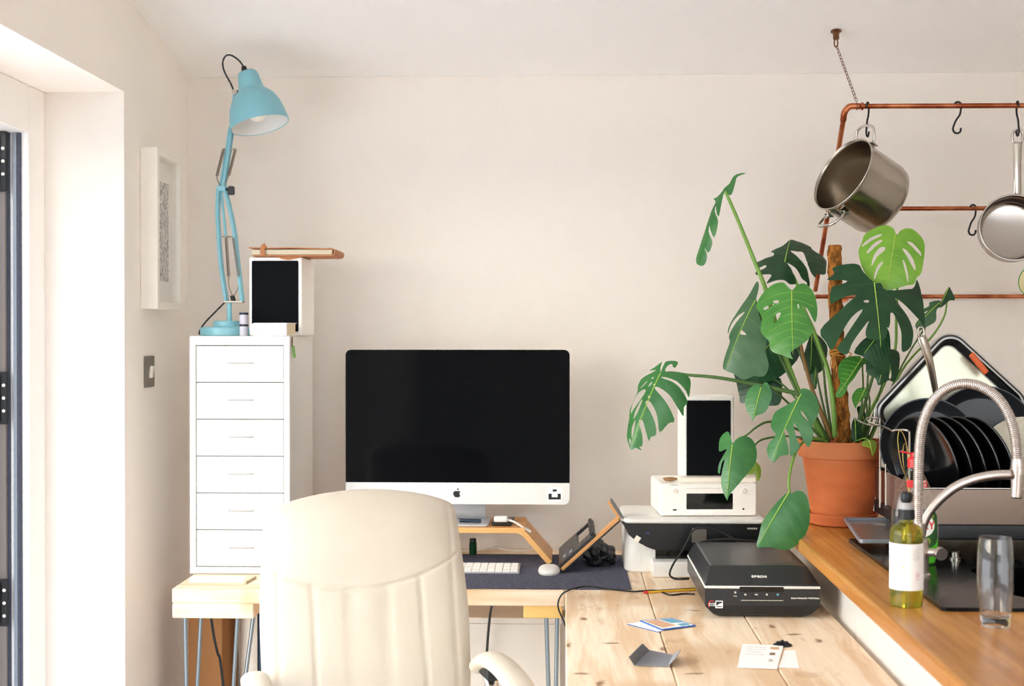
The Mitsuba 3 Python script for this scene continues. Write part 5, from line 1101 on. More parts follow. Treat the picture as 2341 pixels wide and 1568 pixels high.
for pts, r0, r1, mm in (
        (((0.4605, 3.975, 1.8582), (0.485, 3.97, 1.8012), (0.5143, 3.965, 1.7282), (0.5435, 3.96, 1.6529), (0.5695, 3.95, 1.5838), (0.5963, 3.93, 1.484), (0.6155, 3.91, 1.4037), (0.636, 3.9, 1.3423), (0.6539, 3.89, 1.2911), (0.683, 3.875, 1.227), (0.7237, 3.865, 1.1546)), 0.0045, 0.0085, M_STEM),
        (((0.6344, 3.985, 1.6552), (0.6494, 3.985, 1.6263), (0.6623, 3.98, 1.601), (0.6809, 3.95, 1.5227), (0.6979, 3.92, 1.4715), (0.7145, 3.89, 1.4126), (0.7318, 3.865, 1.3507), (0.7421, 3.855, 1.283), (0.7472, 3.85, 1.2226), (0.7485, 3.85, 1.1619)), 0.003, 0.0075, M_STEM),
        (((0.6061, 3.705, 1.5651), (0.6229, 3.75, 1.5357), (0.6361, 3.8, 1.477), (0.6508, 3.83, 1.4228), (0.6663, 3.85, 1.3681), (0.6911, 3.86, 1.2876), (0.7236, 3.865, 1.2094), (0.7452, 3.87, 1.1543)), 0.003, 0.0065, M_STEMB),
        (((0.2744, 3.935, 1.3384), (0.3108, 3.94, 1.3383), (0.3505, 3.94, 1.3322), (0.4337, 3.93, 1.3251), (0.5305, 3.915, 1.3084), (0.614, 3.9, 1.2906), (0.6564, 3.89, 1.2776), (0.6839, 3.88, 1.239), (0.7134, 3.875, 1.1782), (0.7307, 3.87, 1.1506)), 0.003, 0.0085, M_STEMD),
        (((0.6275, 3.685, 1.2904), (0.6592, 3.74, 1.2585), (0.696, 3.8, 1.2075), (0.7329, 3.85, 1.1521)), 0.003, 0.005, M_STEMD),
        (((0.5281, 3.725, 1.3061), (0.5472, 3.76, 1.3106), (0.6015, 3.82, 1.2723), (0.6666, 3.85, 1.2102), (0.7167, 3.86, 1.1537)), 0.002, 0.004, M_STEMD),
        (((0.4498, 3.705, 1.1533), (0.4679, 3.71, 1.1671), (0.4914, 3.72, 1.1793), (0.5186, 3.74, 1.198), (0.5559, 3.77, 1.2103), (0.6104, 3.8, 1.1989), (0.6752, 3.83, 1.1692), (0.7125, 3.85, 1.1497)), 0.0022, 0.004, M_STEMD),
        (((0.5175, 3.765, 1.1011), (0.5127, 3.765, 1.132), (0.5229, 3.77, 1.1519), (0.5468, 3.78, 1.1631), (0.6033, 3.8, 1.1689), (0.6752, 3.83, 1.1596), (0.713, 3.84, 1.148)), 0.002, 0.0035, M_STEMD),
        (((0.5849, 3.605, 1.039), (0.5835, 3.61, 1.0646), (0.5951, 3.64, 1.1028), (0.6165, 3.68, 1.1419), (0.6442, 3.72, 1.1621), (0.6823, 3.77, 1.1654), (0.7212, 3.82, 1.1521)), 0.003, 0.0045, M_STEM),
        (((0.8225, 3.7, 1.5868), (0.8543, 3.8, 1.5366), (0.8752, 3.86, 1.453), (0.8654, 3.88, 1.3554), (0.839, 3.88, 1.2576), (0.8103, 3.875, 1.1541)), 0.003, 0.005, M_STEMD),
        (((0.8894, 3.745, 1.7177), (0.9133, 3.82, 1.633), (0.9196, 3.86, 1.4942), (0.9209, 3.88, 1.403), (0.892, 3.89, 1.3062), (0.8475, 3.88, 1.221), (0.8174, 3.88, 1.15)), 0.003, 0.005, M_STEM),
        (((0.8014, 3.745, 1.3823), (0.8101, 3.78, 1.3459), (0.8157, 3.8, 1.3047), (0.8163, 3.83, 1.236), (0.8015, 3.85, 1.1548)), 0.002, 0.003, M_STEMD),
        (((0.8458, 3.665, 1.4668), (0.8528, 3.72, 1.4179), (0.8401, 3.82, 1.3809), (0.8384, 3.85, 1.3028), (0.8467, 3.86, 1.2514), (0.8334, 3.87, 1.1509)), 0.002, 0.0032, M_STEMD),
        (((0.8239, 3.805, 1.2997), (0.8236, 3.82, 1.2847), (0.8373, 3.85, 1.2349), (0.8274, 3.87, 1.1509)), 0.0018, 0.003, M_STEMD),
        (((0.854, 3.705, 1.4076), (0.8691, 3.74, 1.3707), (0.8641, 3.82, 1.2848), (0.8373, 3.86, 1.1541)), 0.0018, 0.003, M_STEMD),
        (((1.084, 3.935, 1.579), (1.0819, 3.945, 1.5397), (1.0748, 3.95, 1.4964), (1.0406, 3.95, 1.4406), (0.95, 3.93, 1.3418), (0.8559, 3.89, 1.1518)), 0.0022, 0.0035, M_STEM),
        (((1.0665, 3.965, 1.5376), (1.0309, 3.96, 1.4779), (0.9524, 3.94, 1.3539), (0.852, 3.9, 1.151)), 0.0018, 0.003, M_STEMD),
        (((0.5346, 3.885, 1.5437), (0.5573, 3.89, 1.4775), (0.6124, 3.89, 1.3671), (0.6717, 3.88, 1.2451), (0.7316, 3.875, 1.1502)), 0.003, 0.005, M_STEMD),
        (((0.6352, 4.02, 1.4581), (0.6718, 3.99, 1.4027), (0.7031, 3.92, 1.28), (0.7423, 3.88, 1.1523)), 0.0025, 0.004, M_STEMD),
        (((0.5614, 4.05, 1.3341), (0.6298, 4, 1.3016), (0.691, 3.92, 1.2182), (0.735, 3.88, 1.1522)), 0.0025, 0.004, M_STEMD),
        (((0.7157, 4.02, 1.4492), (0.7386, 3.98, 1.3652), (0.7374, 3.92, 1.2801), (0.7483, 3.88, 1.1523)), 0.0025, 0.004, M_STEMD),
        (((0.7223, 4, 1.3547), (0.7264, 3.94, 1.2792), (0.7447, 3.88, 1.1523)), 0.002, 0.004, M_STEMD),
        (((0.8195, 3.735, 1.1626), (0.8119, 3.77, 1.1658), (0.7988, 3.82, 1.1523)), 0.0015, 0.003, M_STEM),
        (((0.8388, 3.93, 1.2452), (0.826, 3.91, 1.2068), (0.8053, 3.88, 1.15)), 0.002, 0.003, M_STEMD),
        (((0.8017, 3.84, 1.216), (0.799, 3.85, 1.1863), (0.7951, 3.86, 1.1491)), 0.002, 0.003, M_STEMD)):
    p_ = spline(pts, 6)
    part(t, 'stem', tube(p_, np.linspace(r0, r1, len(p_)), 8), mm, smooth=True)

# ================================================================ kitchen counter
CX0, CX1, CY0, CY1 = 0.605, 1.62, 1.75, 4.10
t = thing('kitchen_counter', 'kitchen counter with oiled wood worktop and white side panel along the table', 'kitchen counter')
edge_poly = rrect(0.124, 0.038, 0.009, CX0 + 0.062, CT - 0.019, 5)
for a, b in ((CY0, 2.189), (2.1905, 3.609), (3.6105, CY1)):
    strip = moved(extr(edge_poly.union(sbox(CX0 + 0.06, CT - 0.038, CX0 + 0.1245, CT)), b - a), EXZ(b))
    part(t, 'worktop', strip, M_COUNTER, smooth=40)
part(t, 'worktop', rbox(CX0 + 0.1245, CX1, CY0, 2.70, CT - 0.038, CT, 0.0006), M_COUNTER)
part(t, 'worktop', rbox(CX0 + 0.1245, CX1, 3.50, CY1, CT - 0.038, CT, 0.0006), M_COUNTER)
M_PANEL = mat('panel_white', 'd6d6d4', 0.3)
part(t, 'side_panel', rbox(0.682, 0.70, 1.85, 3.245, 0.10, CT - 0.0385, 0.001), M_PANEL)
part(t, 'side_panel', rbox(0.682, 0.70, 3.249, 4.08, 0.10, CT - 0.0385, 0.001), M_PANEL)
part(t, 'plinth', rbox(0.72, 0.74, 1.85, 4.08, 0.0, 0.10, 0.001), M_WHITE)
part(t, 'end_panel', rbox(0.70, CX1 - 0.03, 4.06, 4.08, 0.0, CT - 0.0385, 0.001), M_WHITE)
part(t, 'carcass', rbox(0.70, CX1 - 0.03, 1.86, 1.88, 0.0, CT - 0.0385, 0.001), M_WHITE)

t = thing('kitchen_sink', 'black inset kitchen sink with drainer set into the wood worktop', 'sink')
SX0, SX1, SY0, SY1, SZ = 0.722, 1.60, 2.657, 3.536, CT + 0.0075
bowl = affinity.translate(rrect(0.42, 0.36, 0.05), 1.105, 2.935)
plate = rrect(SX1 - SX0, SY1 - SY0, 0.012, (SX0 + SX1) / 2, (SY0 + SY1) / 2).difference(bowl)
part(t, 'deck', extr(plate, 0.007, shift(0, 0, CT + 0.0005)), mat('black_sink', '050607', 0.16, spec=0.14), smooth=40)
part(t, 'rim', extr(rrect(SX1 - SX0, SY1 - SY0, 0.012, (SX0 + SX1) / 2, (SY0 + SY1) / 2).difference(rrect(SX1 - SX0 - 0.006, SY1 - SY0 - 0.006, 0.010, (SX0 + SX1) / 2, (SY0 + SY1) / 2)), 0.0012, shift(0, 0, CT + 0.0072)), M_BLACKSAT)
wall_ = extr(bowl.buffer(0.003).difference(bowl.buffer(-0.001)), 0.18, shift(0, 0, CT - 0.174))
part(t, 'bowl', cat(wall_, extr(bowl.buffer(0.003), 0.003, shift(0, 0, CT - 0.177))), 'mat_black_sink', smooth=40)
part(t, 'waste', lathe([(0, 0), (0.04, 0), (0.042, 0.002), (0.03, 0.004), (0, 0.003)], 40, shift(1.105, 2.935, CT - 0.1738)), M_STEEL2)
for i in range(6):
    part(t, 'drainer_rib', rbox(0.92 + i * 0.06, 0.93 + i * 0.06, 3.17, 3.27, SZ - 0.0004, SZ + 0.0022, 0.001), 'mat_black_sink')
kp = (0.895, 3.3145, 0.93)
part(t, 'waste_knob', cat(lathe([(0, SZ), (0.013, SZ), (0.013, SZ + 0.004), (0.009, SZ + 0.006), (0.009, SZ + 0.016), (0.0105, SZ + 0.018), (0, SZ + 0.019)], 28, shift(kp[0] + 0.01, kp[1] - 0.09, 0))), M_STEEL2)

# mixer tap
t = thing('kitchen_tap', 'brushed nickel kitchen tap with ribbed high-arched hose and support arm behind the pump bottle', 'tap')
TY = 3.0
tb = (0.7636, 3, 0.9151)
part(t, 'base', lathe([(0, SZ), (0.026, SZ), (0.026, SZ + 0.005), (0.0215, SZ + 0.009), (0.0215, SZ + 0.075), (0.019, SZ + 0.080), (0.014, SZ + 0.082), (0.014, SZ + 0.115), (0, SZ + 0.115)], 36, shift(tb[0], TY, 0)), M_NICKEL)
part(t, 'lever', cat(rod((tb[0] + 0.015, TY - 0.005, SZ + 0.052), (tb[0] + 0.045, TY - 0.02, SZ + 0.054), 0.009, 16), rod((tb[0] + 0.038, TY - 0.020, SZ + 0.054), (tb[0] + 0.041, TY - 0.032, SZ + 0.052), 0.0135, 20)), M_NICKEL)
hp = spline(((0.7624, 3, 1.0001), (0.7622, 3, 1.0851), (0.763, 3, 1.1701), (0.7666, 3, 1.2267), (0.7758, 3, 1.2692), (0.7935, 3, 1.305), (0.8232, 3, 1.3324), (0.8604, 3, 1.3428), (0.8977, 3, 1.3354), (0.9312, 3, 1.3119), (0.9554, 3, 1.2743), (0.9685, 3, 1.2273), (0.9733, 3, 1.1708)), 60)
seg_ = np.r_[0, np.cumsum(np.linalg.norm(np.diff(hp, axis=0), axis=1))]
n_ = 620
sN = np.linspace(0, seg_[-1], n_)
hp2 = np.c_[[np.interp(sN, seg_, hp[:, i]) for i in range(3)]].T
ribs = 0.0106 + 0.0009 * np.cos(sN / 0.0042 * 2 * np.pi)
part(t, 'hose', tube(hp2, ribs, 20), M_NICKEL, smooth=True)
part(t, 'spray_head', tube(((0.9733, 3, 1.1821), (0.9743, 3, 1.1727), (0.9743, 3, 1.1595), (0.9734, 3, 1.1577), (0.9726, 3, 1.1143), (0.9717, 3, 1.0993), (0.9717, 3, 1.0965)), [0.0125, 0.0150, 0.0150, 0.0135, 0.0128, 0.0122, 0.0100], 28), M_NICKEL, smooth=30)
part(t, 'spray_collar', tube(((0.9743, 3, 1.1614), (0.9743, 3, 1.1482)), 0.0165, 28), M_NICKEL, smooth=30)
part(t, 'support_arm', tube(spline(((0.7671, 3, 1.0096), (0.7724, 2.999, 1.04), (0.7851, 2.998, 1.0666), (0.8085, 2.995, 1.0954), (0.8401, 2.992, 1.1213), (0.8766, 2.99, 1.1376), (0.9183, 2.99, 1.1462), (0.9579, 2.992, 1.1481)), 8), 0.0105, 20, flat=0.75, up=(0, 1, 0)), M_NICKEL, smooth=True)

# ---------------------------------------------------------------- bottles and glass
def clear(name, kind, **kw):
    scene['mat_' + name] = {'type': kind, **kw}
    return 'mat_' + name

M_GLASS = clear('glass', 'dielectric', int_ior=1.5)
M_CLEARPL = clear('clear_plastic', 'thindielectric', int_ior=1.4)
def liquid(name, col, rough=0.08):
    scene['mat_' + name] = {'type': 'principled', 'base_color': rgb(lin(*col)), 'roughness': rough, 'spec_trans': 0.75, 'eta': 1.36, 'specular': 0.5} if False else \
        {'type': 'principled', 'base_color': rgb(lin(*col)), 'roughness': rough, 'spec_trans': 0.4 if 'green' in name else 0.85, 'eta': 1.36}
    return 'mat_' + name
M_RIMGLOSS = mat('black_rim_glaze', '0d0d10', 0.05, spec=0.8)

t = thing('pump_bottle', 'olive green soap bottle with white label and black pump standing on the worktop edge', 'pump bottle')
bx_, by_ = 0.6672, 2.715
Bs = shift(bx_, by_, CT + 0.0005)
part(t, 'bottle', lathe([(0, 0), (0.029, 0), (0.0315, 0.003), (0.0315, 0.138), (0.030, 0.148), (0.025, 0.156), (0.016, 0.160), (0.0125, 0.162), (0.0125, 0.168), (0, 0.168)], 56, Bs), liquid('olive_soap', (206, 200, 70), 0.03), smooth=40)
part(t, 'label', moved(trimesh.creation.annulus(0.0316, 0.0321, 0.090, sections=64), Bs @ shift(0, 0, 0.0785)), M_PAPER, smooth=40)
def wrap(poly_or_mesh, r, ang0, z0, T_):
    """bends a flat mesh (x right, y up, z out) round a cylinder; ang0 = bearing from the camera side, positive to the right"""
    m = poly_or_mesh.copy()
    x, y, z = m.vertices.T
    a = ang0 + x / r
    m.vertices = np.c_[(r + z) * np.sin(a), -(r + z) * np.cos(a), z0 + y]
    return moved(m, T_)
def bar(w, h, x=0, y=0):
    b = trimesh.creation.box((w, h, 0.0003))
    b = b.subdivide().subdivide()
    b.apply_translation((x, y, 0.00015))
    return b
lines = [bar(0.018 - 0.003 * ((i * 7) % 3), 0.0007, -0.001 * ((i * 5) % 3), 0.030 - i * 0.0026) for i in range(9)]
part(t, 'small_print', wrap(cat(*lines), 0.0321, 0.42, 0.083, Bs), M_GREYP)
dia = LineString([(0, 0.0058), (0.0045, 0), (0, -0.0058), (-0.0045, 0)], ).buffer(0.0001)
dia = Polygon([(0, 0.0062), (0.0048, 0), (0, -0.0062), (-0.0048, 0)]).difference(Polygon([(0, 0.0050), (0.0038, 0), (0, -0.0050), (-0.0038, 0)])).union(sbox(-0.0004, -0.001, 0.0004, 0.0028)).union(sbox(-0.0004, -0.0026, 0.0004, -0.0016))
part(t, 'small_print', wrap(extr(dia, 0.0003), 0.0321, 0.48, 0.063, Bs), mat('red_line', 'd8847c', 0.7))
part(t, 'small_print', wrap(bar(0.009, 0.0007, 0, 0), 0.0321, 0.48, 0.0545, Bs), 'mat_red_line')
drop = Point(0, 0).buffer(0.0056).union(Polygon([(-0.0048, 0.002), (0.0048, 0.002), (0, 0.0105)])).difference(Point(0, 0).buffer(0.0042))
part(t, 'small_print', wrap(extr(drop, 0.0003), 0.0321, -0.42, 0.073, Bs), mat('pale_yellow_print', 'e2dfae', 0.7))
part(t, 'pump_collar', cat(lathe([(0, 0.168), (0.0150, 0.168), (0.0155, 0.170), (0.0150, 0.186), (0.0135, 0.188), (0, 0.188)], 36, Bs), *[moved(cbox(0.0153, 0, 0.178, 0.0014, 0.0016, 0.015, 0.0003), Bs @ rot((0, 0, 1), i * 15)) for i in range(24)]), M_BLACK)
part(t, 'pump_band', lathe([(0, 0.188), (0.0130, 0.188), (0.0130, 0.199), (0.0115, 0.201), (0, 0.201)], 32, Bs), mat('grey_band', 'a9a7a8', 0.35))
part(t, 'pump_head', cat(lathe([(0, 0.201), (0.0080, 0.201), (0.0115, 0.206), (0.0115, 0.216), (0.009, 0.221), (0, 0.222)], 32, Bs), moved(tube([(0, 0.003, 0.213), (0.010, 0.02, 0.214), (0.019, 0.038, 0.210)], [0.006, 0.005, 0.004], 14), Bs)), M_BLACK)
part(t, 'dip_tube', moved(rod((0.002, 0, 0.158), (0.006, 0.0, 0.06), 0.0028, 10), Bs), mat('dip_tube', 'b8a428', 0.4))

t = thing('dish_soap_bottle', 'clear dish soap bottle with red cap and green liquid standing behind the tap', 'bottle')
fx_, fy_ = 0.7967, 3.165
FB = shift(fx_, fy_, SZ + 0.0004)
def flask(zs, ws, ds, n=48, ex=0.75):
    a = np.linspace(0, 2 * math.pi, n, endpoint=False)
    c_, s_ = np.sign(np.cos(a)) * np.abs(np.cos(a)) ** ex, np.sign(np.sin(a)) * np.abs(np.sin(a)) ** ex
    Pn = np.array([np.c_[w * c_, d * s_, np.full(n, z)] for z, w, d in zip(zs, ws, ds)])
    m = grid_mesh(Pn, True)
    nv_ = len(m.vertices)
    f = [[j, nv_, (j + 1) % n] for j in range(n)] + [[(len(zs) - 1) * n + j, (len(zs) - 1) * n + (j + 1) % n, nv_ + 1] for j in range(n)]
    m = trimesh.Trimesh(np.vstack([m.vertices, [0, 0, zs[0]], [0, 0, zs[-1]]]), np.vstack([m.faces, f]), process=False)
    m.fix_normals()
    return m
FZ = [0, 0.004, 0.03, 0.06, 0.09, 0.12, 0.15, 0.175, 0.195, 0.208, 0.214, 0.222]
FW = [0.040, 0.046, 0.051, 0.0525, 0.0525, 0.051, 0.044, 0.034, 0.024, 0.0165, 0.0145, 0.0145]
FD = [0.022, 0.026, 0.029, 0.030, 0.030, 0.029, 0.027, 0.024, 0.020, 0.0165, 0.0145, 0.0145]
fi = lambda z, A_: float(np.interp(z, FZ, A_))
part(t, 'bottle', moved(flask(FZ, FW, FD), FB), M_CLEARPL, smooth=True)
lz = [0.0015, 0.006, 0.02, 0.04, 0.058]
part(t, 'soap', moved(flask(lz, [fi(z, FW) - 0.0015 for z in lz], [fi(z, FD) - 0.0015 for z in lz]), FB), liquid('green_soap', (110, 240, 60)), smooth=True)
def on_flask(m, dx=0.0, off=0.0006):
    """lays a flat mesh on the bottle's camera side"""
    m = m.copy()
    x, y, z = m.vertices.T
    W_ = np.interp(y, FZ, FW); D_ = np.interp(y, FZ, FD)
    q_ = np.clip(np.abs(x / W_), 0, 0.995)
    s_ = (1 - q_ ** (2 / 0.75)) ** (0.75 / 2)
    m.vertices = np.c_[x, -(D_ * s_ + off + z), y]
    return moved(m, FB)
def fine(poly, h=0.0003, s=0.004):
    x0, y0, x1, y1 = poly.bounds
    cells = [sbox(x0 + i * s, y0 + j * s, x0 + (i + 1) * s, y0 + (j + 1) * s).intersection(poly) for i in range(int((x1 - x0) / s) + 1) for j in range(int((y1 - y0) / s) + 1)]
    return cat(*[extr(c_, h) for c_ in cells if c_.area > 1e-9 and c_.geom_type in ('Polygon', 'MultiPolygon')])
lab = affinity.translate(rrect(0.078, 0.086, 0.02), 0.006, 0.083)
part(t, 'label', on_flask(fine(lab)), mat('label_green', '2c5a2a', 0.4))
part(t, 'label_oval', on_flask(fine(affinity.scale(Point(0.006, 0.090).buffer(0.0285), 1.12, 0.95)), off=0.0011), M_WPRINT)
txt = text_mesh('FAIRY', 0.017, 0.0004, True)
txt.apply_translation((0.007 - txt.bounds[:, 0].mean(), 0.082, 0))
txt.vertices[:, 0] = 0.006 + (txt.vertices[:, 0] - 0.007) * 0.92
part(t, 'lettering', on_flask(txt, off=0.0016), M_REDP, smooth=False)
for (ax_, ay_, r_, mm) in ((0.020, 0.054, 0.0085, mat('apple_print', '8a9a3a', 0.4)), (0.030, 0.112, 0.007, 'mat_apple_print'), (-0.018, 0.052, 0.008, mat('leaf_print', '4c8a38', 0.4))):
    part(t, 'label_fruit', on_flask(fine(Point(ax_, ay_).buffer(r_)), off=0.0011), mm)
part(t, 'neck_label', on_flask(fine(affinity.translate(rrect(0.046, 0.017, 0.005), 0.0, 0.183)), off=0.0006), M_RED)
txt = text_mesh('A SUPER', 0.0050, 0.0003, True)
txt.apply_translation((0.006 - txt.bounds[:, 0].mean(), 0.1855, 0))
part(t, 'lettering', on_flask(txt, off=0.0011), M_WPRINT, smooth=False)
txt = text_mesh('PRICE', 0.0060, 0.0003, True)
txt.apply_translation((0.008 - txt.bounds[:, 0].mean(), 0.1770, 0))
part(t, 'lettering', on_flask(txt, off=0.0011), M_WPRINT, smooth=False)
part(t, 'cap', cat(lathe([(0, 0.218), (0.0165, 0.218), (0.0165, 0.236), (0.0145, 0.240), (0.0095, 0.243), (0.008, 0.252), (0, 0.253)], 32, FB), moved(rbox(-0.034, -0.008, -0.005, 0.005, 0.248, 0.252, 0.0015), FB @ rot((0, 1, 0), 12, (-0.01, 0, 0.25)))), M_RED)

t = thing('drinking_glass', 'clear tall drinking glass standing on the wood worktop in front of the sink', 'glass')
GX, GY = 0.7821, 2.53
Gs = shift(GX, GY, CT + 0.0005)
go = [(0, 0.001), (0.022, 0), (0.0245, 0.002), (0.0280, 0.030), (0.0312, 0.065), (0.0322, 0.090), (0.0312, 0.125), (0.0285, 0.157), (0.0283, 0.1605)]
gi = [(0.0268, 0.1605), (0.0270, 0.157), (0.0297, 0.125), (0.0306, 0.090), (0.0296, 0.065), (0.0264, 0.030), (0.0250, 0.021), (0.018, 0.0175), (0, 0.0170)]
go = spline([(a, b, 0) for a, b in go], 5)[:, :2].clip(0)
gi = spline([(a, b, 0) for a, b in gi], 5)[:, :2].clip(0)
part(t, 'glass', lathe(np.vstack([go, gi]), 72, Gs), M_GLASS, smooth=50)

# ---------------------------------------------------------------- dish rack and dishes
t = thing('dish_rack', 'steel dish rack with wire sides standing on the black sink drainer', 'dish rack')
RX0, RX1, RY0, RY1 = 0.850, 1.40, 3.30, 3.80
RZ0, RZ1 = 0.962, 1.083
part(t, 'front_panel', rbox(RX0, RX1, RY0, RY0 + 0.002, 0.998, RZ1, 0.0006), M_RACK)
part(t, 'side_panel', rbox(RX0, RX0 + 0.002, RY0, RY1, 0.998, RZ1, 0.0006), M_RACK)
part(t, 'side_panel', rbox(RX1 - 0.002, RX1, RY0, RY1, 0.998, RZ1, 0.0006), M_RACK)
part(t, 'back_panel', rbox(RX0, RX1, RY1 - 0.002, RY1, 0.998, RZ1, 0.0006), M_RACK)
part(t, 'rim_wire', tube([(RX0, RY0, RZ1), (RX1, RY0, RZ1), (RX1, RY1, RZ1), (RX0, RY1, RZ1)], 0.0022, 8, True), M_STEEL2)
part(t, 'base_tray', rbox(RX0 - 0.004, RX1 + 0.004, RY0 - 0.006, RY1 + 0.004, RZ0, 0.998, 0.006, 2), M_BLACK)
for x, y, z in ((RX0 + 0.03, RY0 + 0.03, SZ), (RX1 - 0.03, RY0 + 0.03, SZ), (RX0 + 0.03, RY1 - 0.04, CT), (RX1 - 0.03, RY1 - 0.04, CT)):
    part(t, 'foot', rod((x, y, z + 0.0005), (x, y, RZ0 + 0.004), 0.012, 16), M_BLACK)
pw = 0.0028
part(t, 'wire_post', tube(((0.8398, 3.7, 0.9871), (0.8394, 3.7, 1.2237)), pw + 0.0006, 8), M_STEEL2)
part(t, 'wire_post', tube(((0.8364, 3.62, 1.003), (0.8361, 3.62, 1.1113)), pw, 8), M_STEEL2)
part(t, 'wire_post', tube(spline(((0.8389, 3.385, 1.0698), (0.8386, 3.385, 1.1976), (0.8381, 3.387, 1.2102), (0.8303, 3.39, 1.2153), (0.8121, 3.42, 1.2131), (0.8081, 3.43, 1.2103), (0.8161, 3.52, 1.2105), (0.8349, 3.68, 1.2064), (0.8103, 3.72, 1.2071), (0.7901, 3.74, 1.2163), (0.7817, 3.75, 1.2216)), 5), pw, 8), M_STEEL2)
part(t, 'wire_post', tube(spline(((0.8394, 3.7, 1.2237), (0.8255, 3.7, 1.226), (0.8092, 3.71, 1.2253), (0.8048, 3.7, 1.2201), (0.8176, 3.69, 1.2115), (0.8349, 3.68, 1.2064)), 4), pw * 0.8, 8), M_STEEL2)
for i in range(7):
    part(t, 'divider_wire', tube(spline([(0.875 + i * 0.036, 3.36, 1.0), (0.872 + i * 0.036, 3.38, 1.05), (0.872 + i * 0.036, 3.43, 1.06), (0.875 + i * 0.036, 3.46, 1.0)], 4), 0.0016, 6), M_STEEL2)

t = thing('drip_tray', 'clear plastic drip tray with a raised rim jutting from under the dish rack', 'tray')
dq = ((0.7148, 3.3609), (0.7568, 3.7577))
dpoly = Polygon([dq[0], dq[1], (0.90, dq[1][1]), (0.90, dq[0][1])]).buffer(-0.008).buffer(0.008, quad_segs=4)
part(t, 'sheet', extr(dpoly, 0.002, shift(0, 0, 0.942)), mat('smoke_plastic', '8f8a84', 0.15), smooth=False)
scene['mat_smoke_plastic'] = {'type': 'principled', 'base_color': rgb(lin(150, 140, 130)), 'roughness': 0.12, 'spec_trans': 0.0, 'specular': 0.6}
scene['mat_smoke_plastic'] = {'type': 'blendbsdf', 'weight': 0.55, 'a': {'type': 'thindielectric'}, 'b': {'type': 'twosided', 'bsdf': {'type': 'principled', 'base_color': rgb(lin(140, 134, 128)), 'roughness': 0.2}}}
part(t, 'rim', extr(dpoly.buffer(0.0015).difference(dpoly.buffer(-0.0035)), 0.008, shift(0, 0, 0.9445)), M_GREYAL)

def disc_frame(c, n, up=(0, 0, 1)):
    n = np.asarray(n, float) / np.linalg.norm(n)
    ex = np.cross(up, n)
    return frame(c, ex, np.cross(n, ex), n)

# black plates standing in the rack
M_PLATE = mat('black_glaze', '0b0b0d', 0.10, spec=0.6)
plate_prof = [(r_ * 1.14, h_) for r_, h_ in [(0, 0), (0.05, 0), (0.062, 0.002), (0.098, 0.014), (0.106, 0.0185), (0.1075, 0.020), (0.106, 0.0215), (0.096, 0.0180), (0.060, 0.0058), (0, 0.0048)]]
for i, (px_, lab) in enumerate(((0, 'first black plate from the left in the dish rack'), (1, 'second black plate from the left in the dish rack'), (2, 'third black plate from the left, in the middle of the row in the dish rack'),
                              (3, 'fourth black plate from the left in the dish rack'), (4, 'rightmost black plate in the dish rack, next to the stoneware plate'))):
    t = thing('plate', lab, 'plate', 'black plates in the dish rack')
    DF = disc_frame((0.918 + 0.0335 * px_, 3.49, 1.126), (-0.89, -0.40, -0.20))
    part(t, 'dish', lathe(plate_prof, 72, DF), M_PLATE, smooth=40)
    part(t, 'rim', moved(tube([(0.1215 * math.cos(a), 0.1215 * math.sin(a), 0.0195) for a in np.linspace(0, 2 * math.pi, 72, endpoint=False)], 0.0030, 10, True), DF), M_RIMGLOSS, smooth=True)

# frying pan and second pan
t = thing('frying_pan', 'black frying pan with a steel handle pointing up in the dish rack', 'pan', 'black pans in the dish rack')
FP = disc_frame((0.9546, 3.66, 1.1517), (-0.15, -0.97, 0.18))
part(t, 'pan', lathe([(0, 0), (0.095, 0), (0.105, 0.004), (0.124, 0.034), (0.1255, 0.036), (0.122, 0.036), (0.103, 0.008), (0.094, 0.0045), (0, 0.004)], 72, FP), M_BLACKSAT, smooth=40)
hpts = spline(((0.9781, 3.655, 1.2716), (0.9685, 3.645, 1.3099), (0.952, 3.63, 1.3732), (0.937, 3.625, 1.4188), (0.928, 3.625, 1.4439)), 6)
part(t, 'handle', tube(hpts, np.interp(np.linspace(0, 1, len(hpts)), [0, 0.3, 0.8, 1], [0.007, 0.0085, 0.0125, 0.0115]), 16, flat=0.42, up=(0, 1, 0)), M_STEEL, smooth=True)
part(t, 'handle_loop', tube(spline(((0.9212, 3.625, 1.4462), (0.92, 3.625, 1.4621), (0.9268, 3.625, 1.4667), (0.9336, 3.625, 1.4621), (0.9358, 3.625, 1.4462), (0.9291, 3.625, 1.4393)), 4, True), 0.0032, 8, True), M_STEEL, smooth=True)
t = thing('frying_pan', 'large black pan without visible handle lying behind the plates in the dish rack', 'pan', 'black pans in the dish rack')
part(t, 'pan', lathe([(0, 0), (0.105, 0), (0.115, 0.004), (0.136, 0.036), (0.1375, 0.038), (0.134, 0.038), (0.113, 0.008), (0.104, 0.0045), (0, 0.004)], 72, disc_frame((1.1117, 3.722, 1.1704), (-0.10, -0.97, 0.18))), M_BLACKSAT, smooth=40)

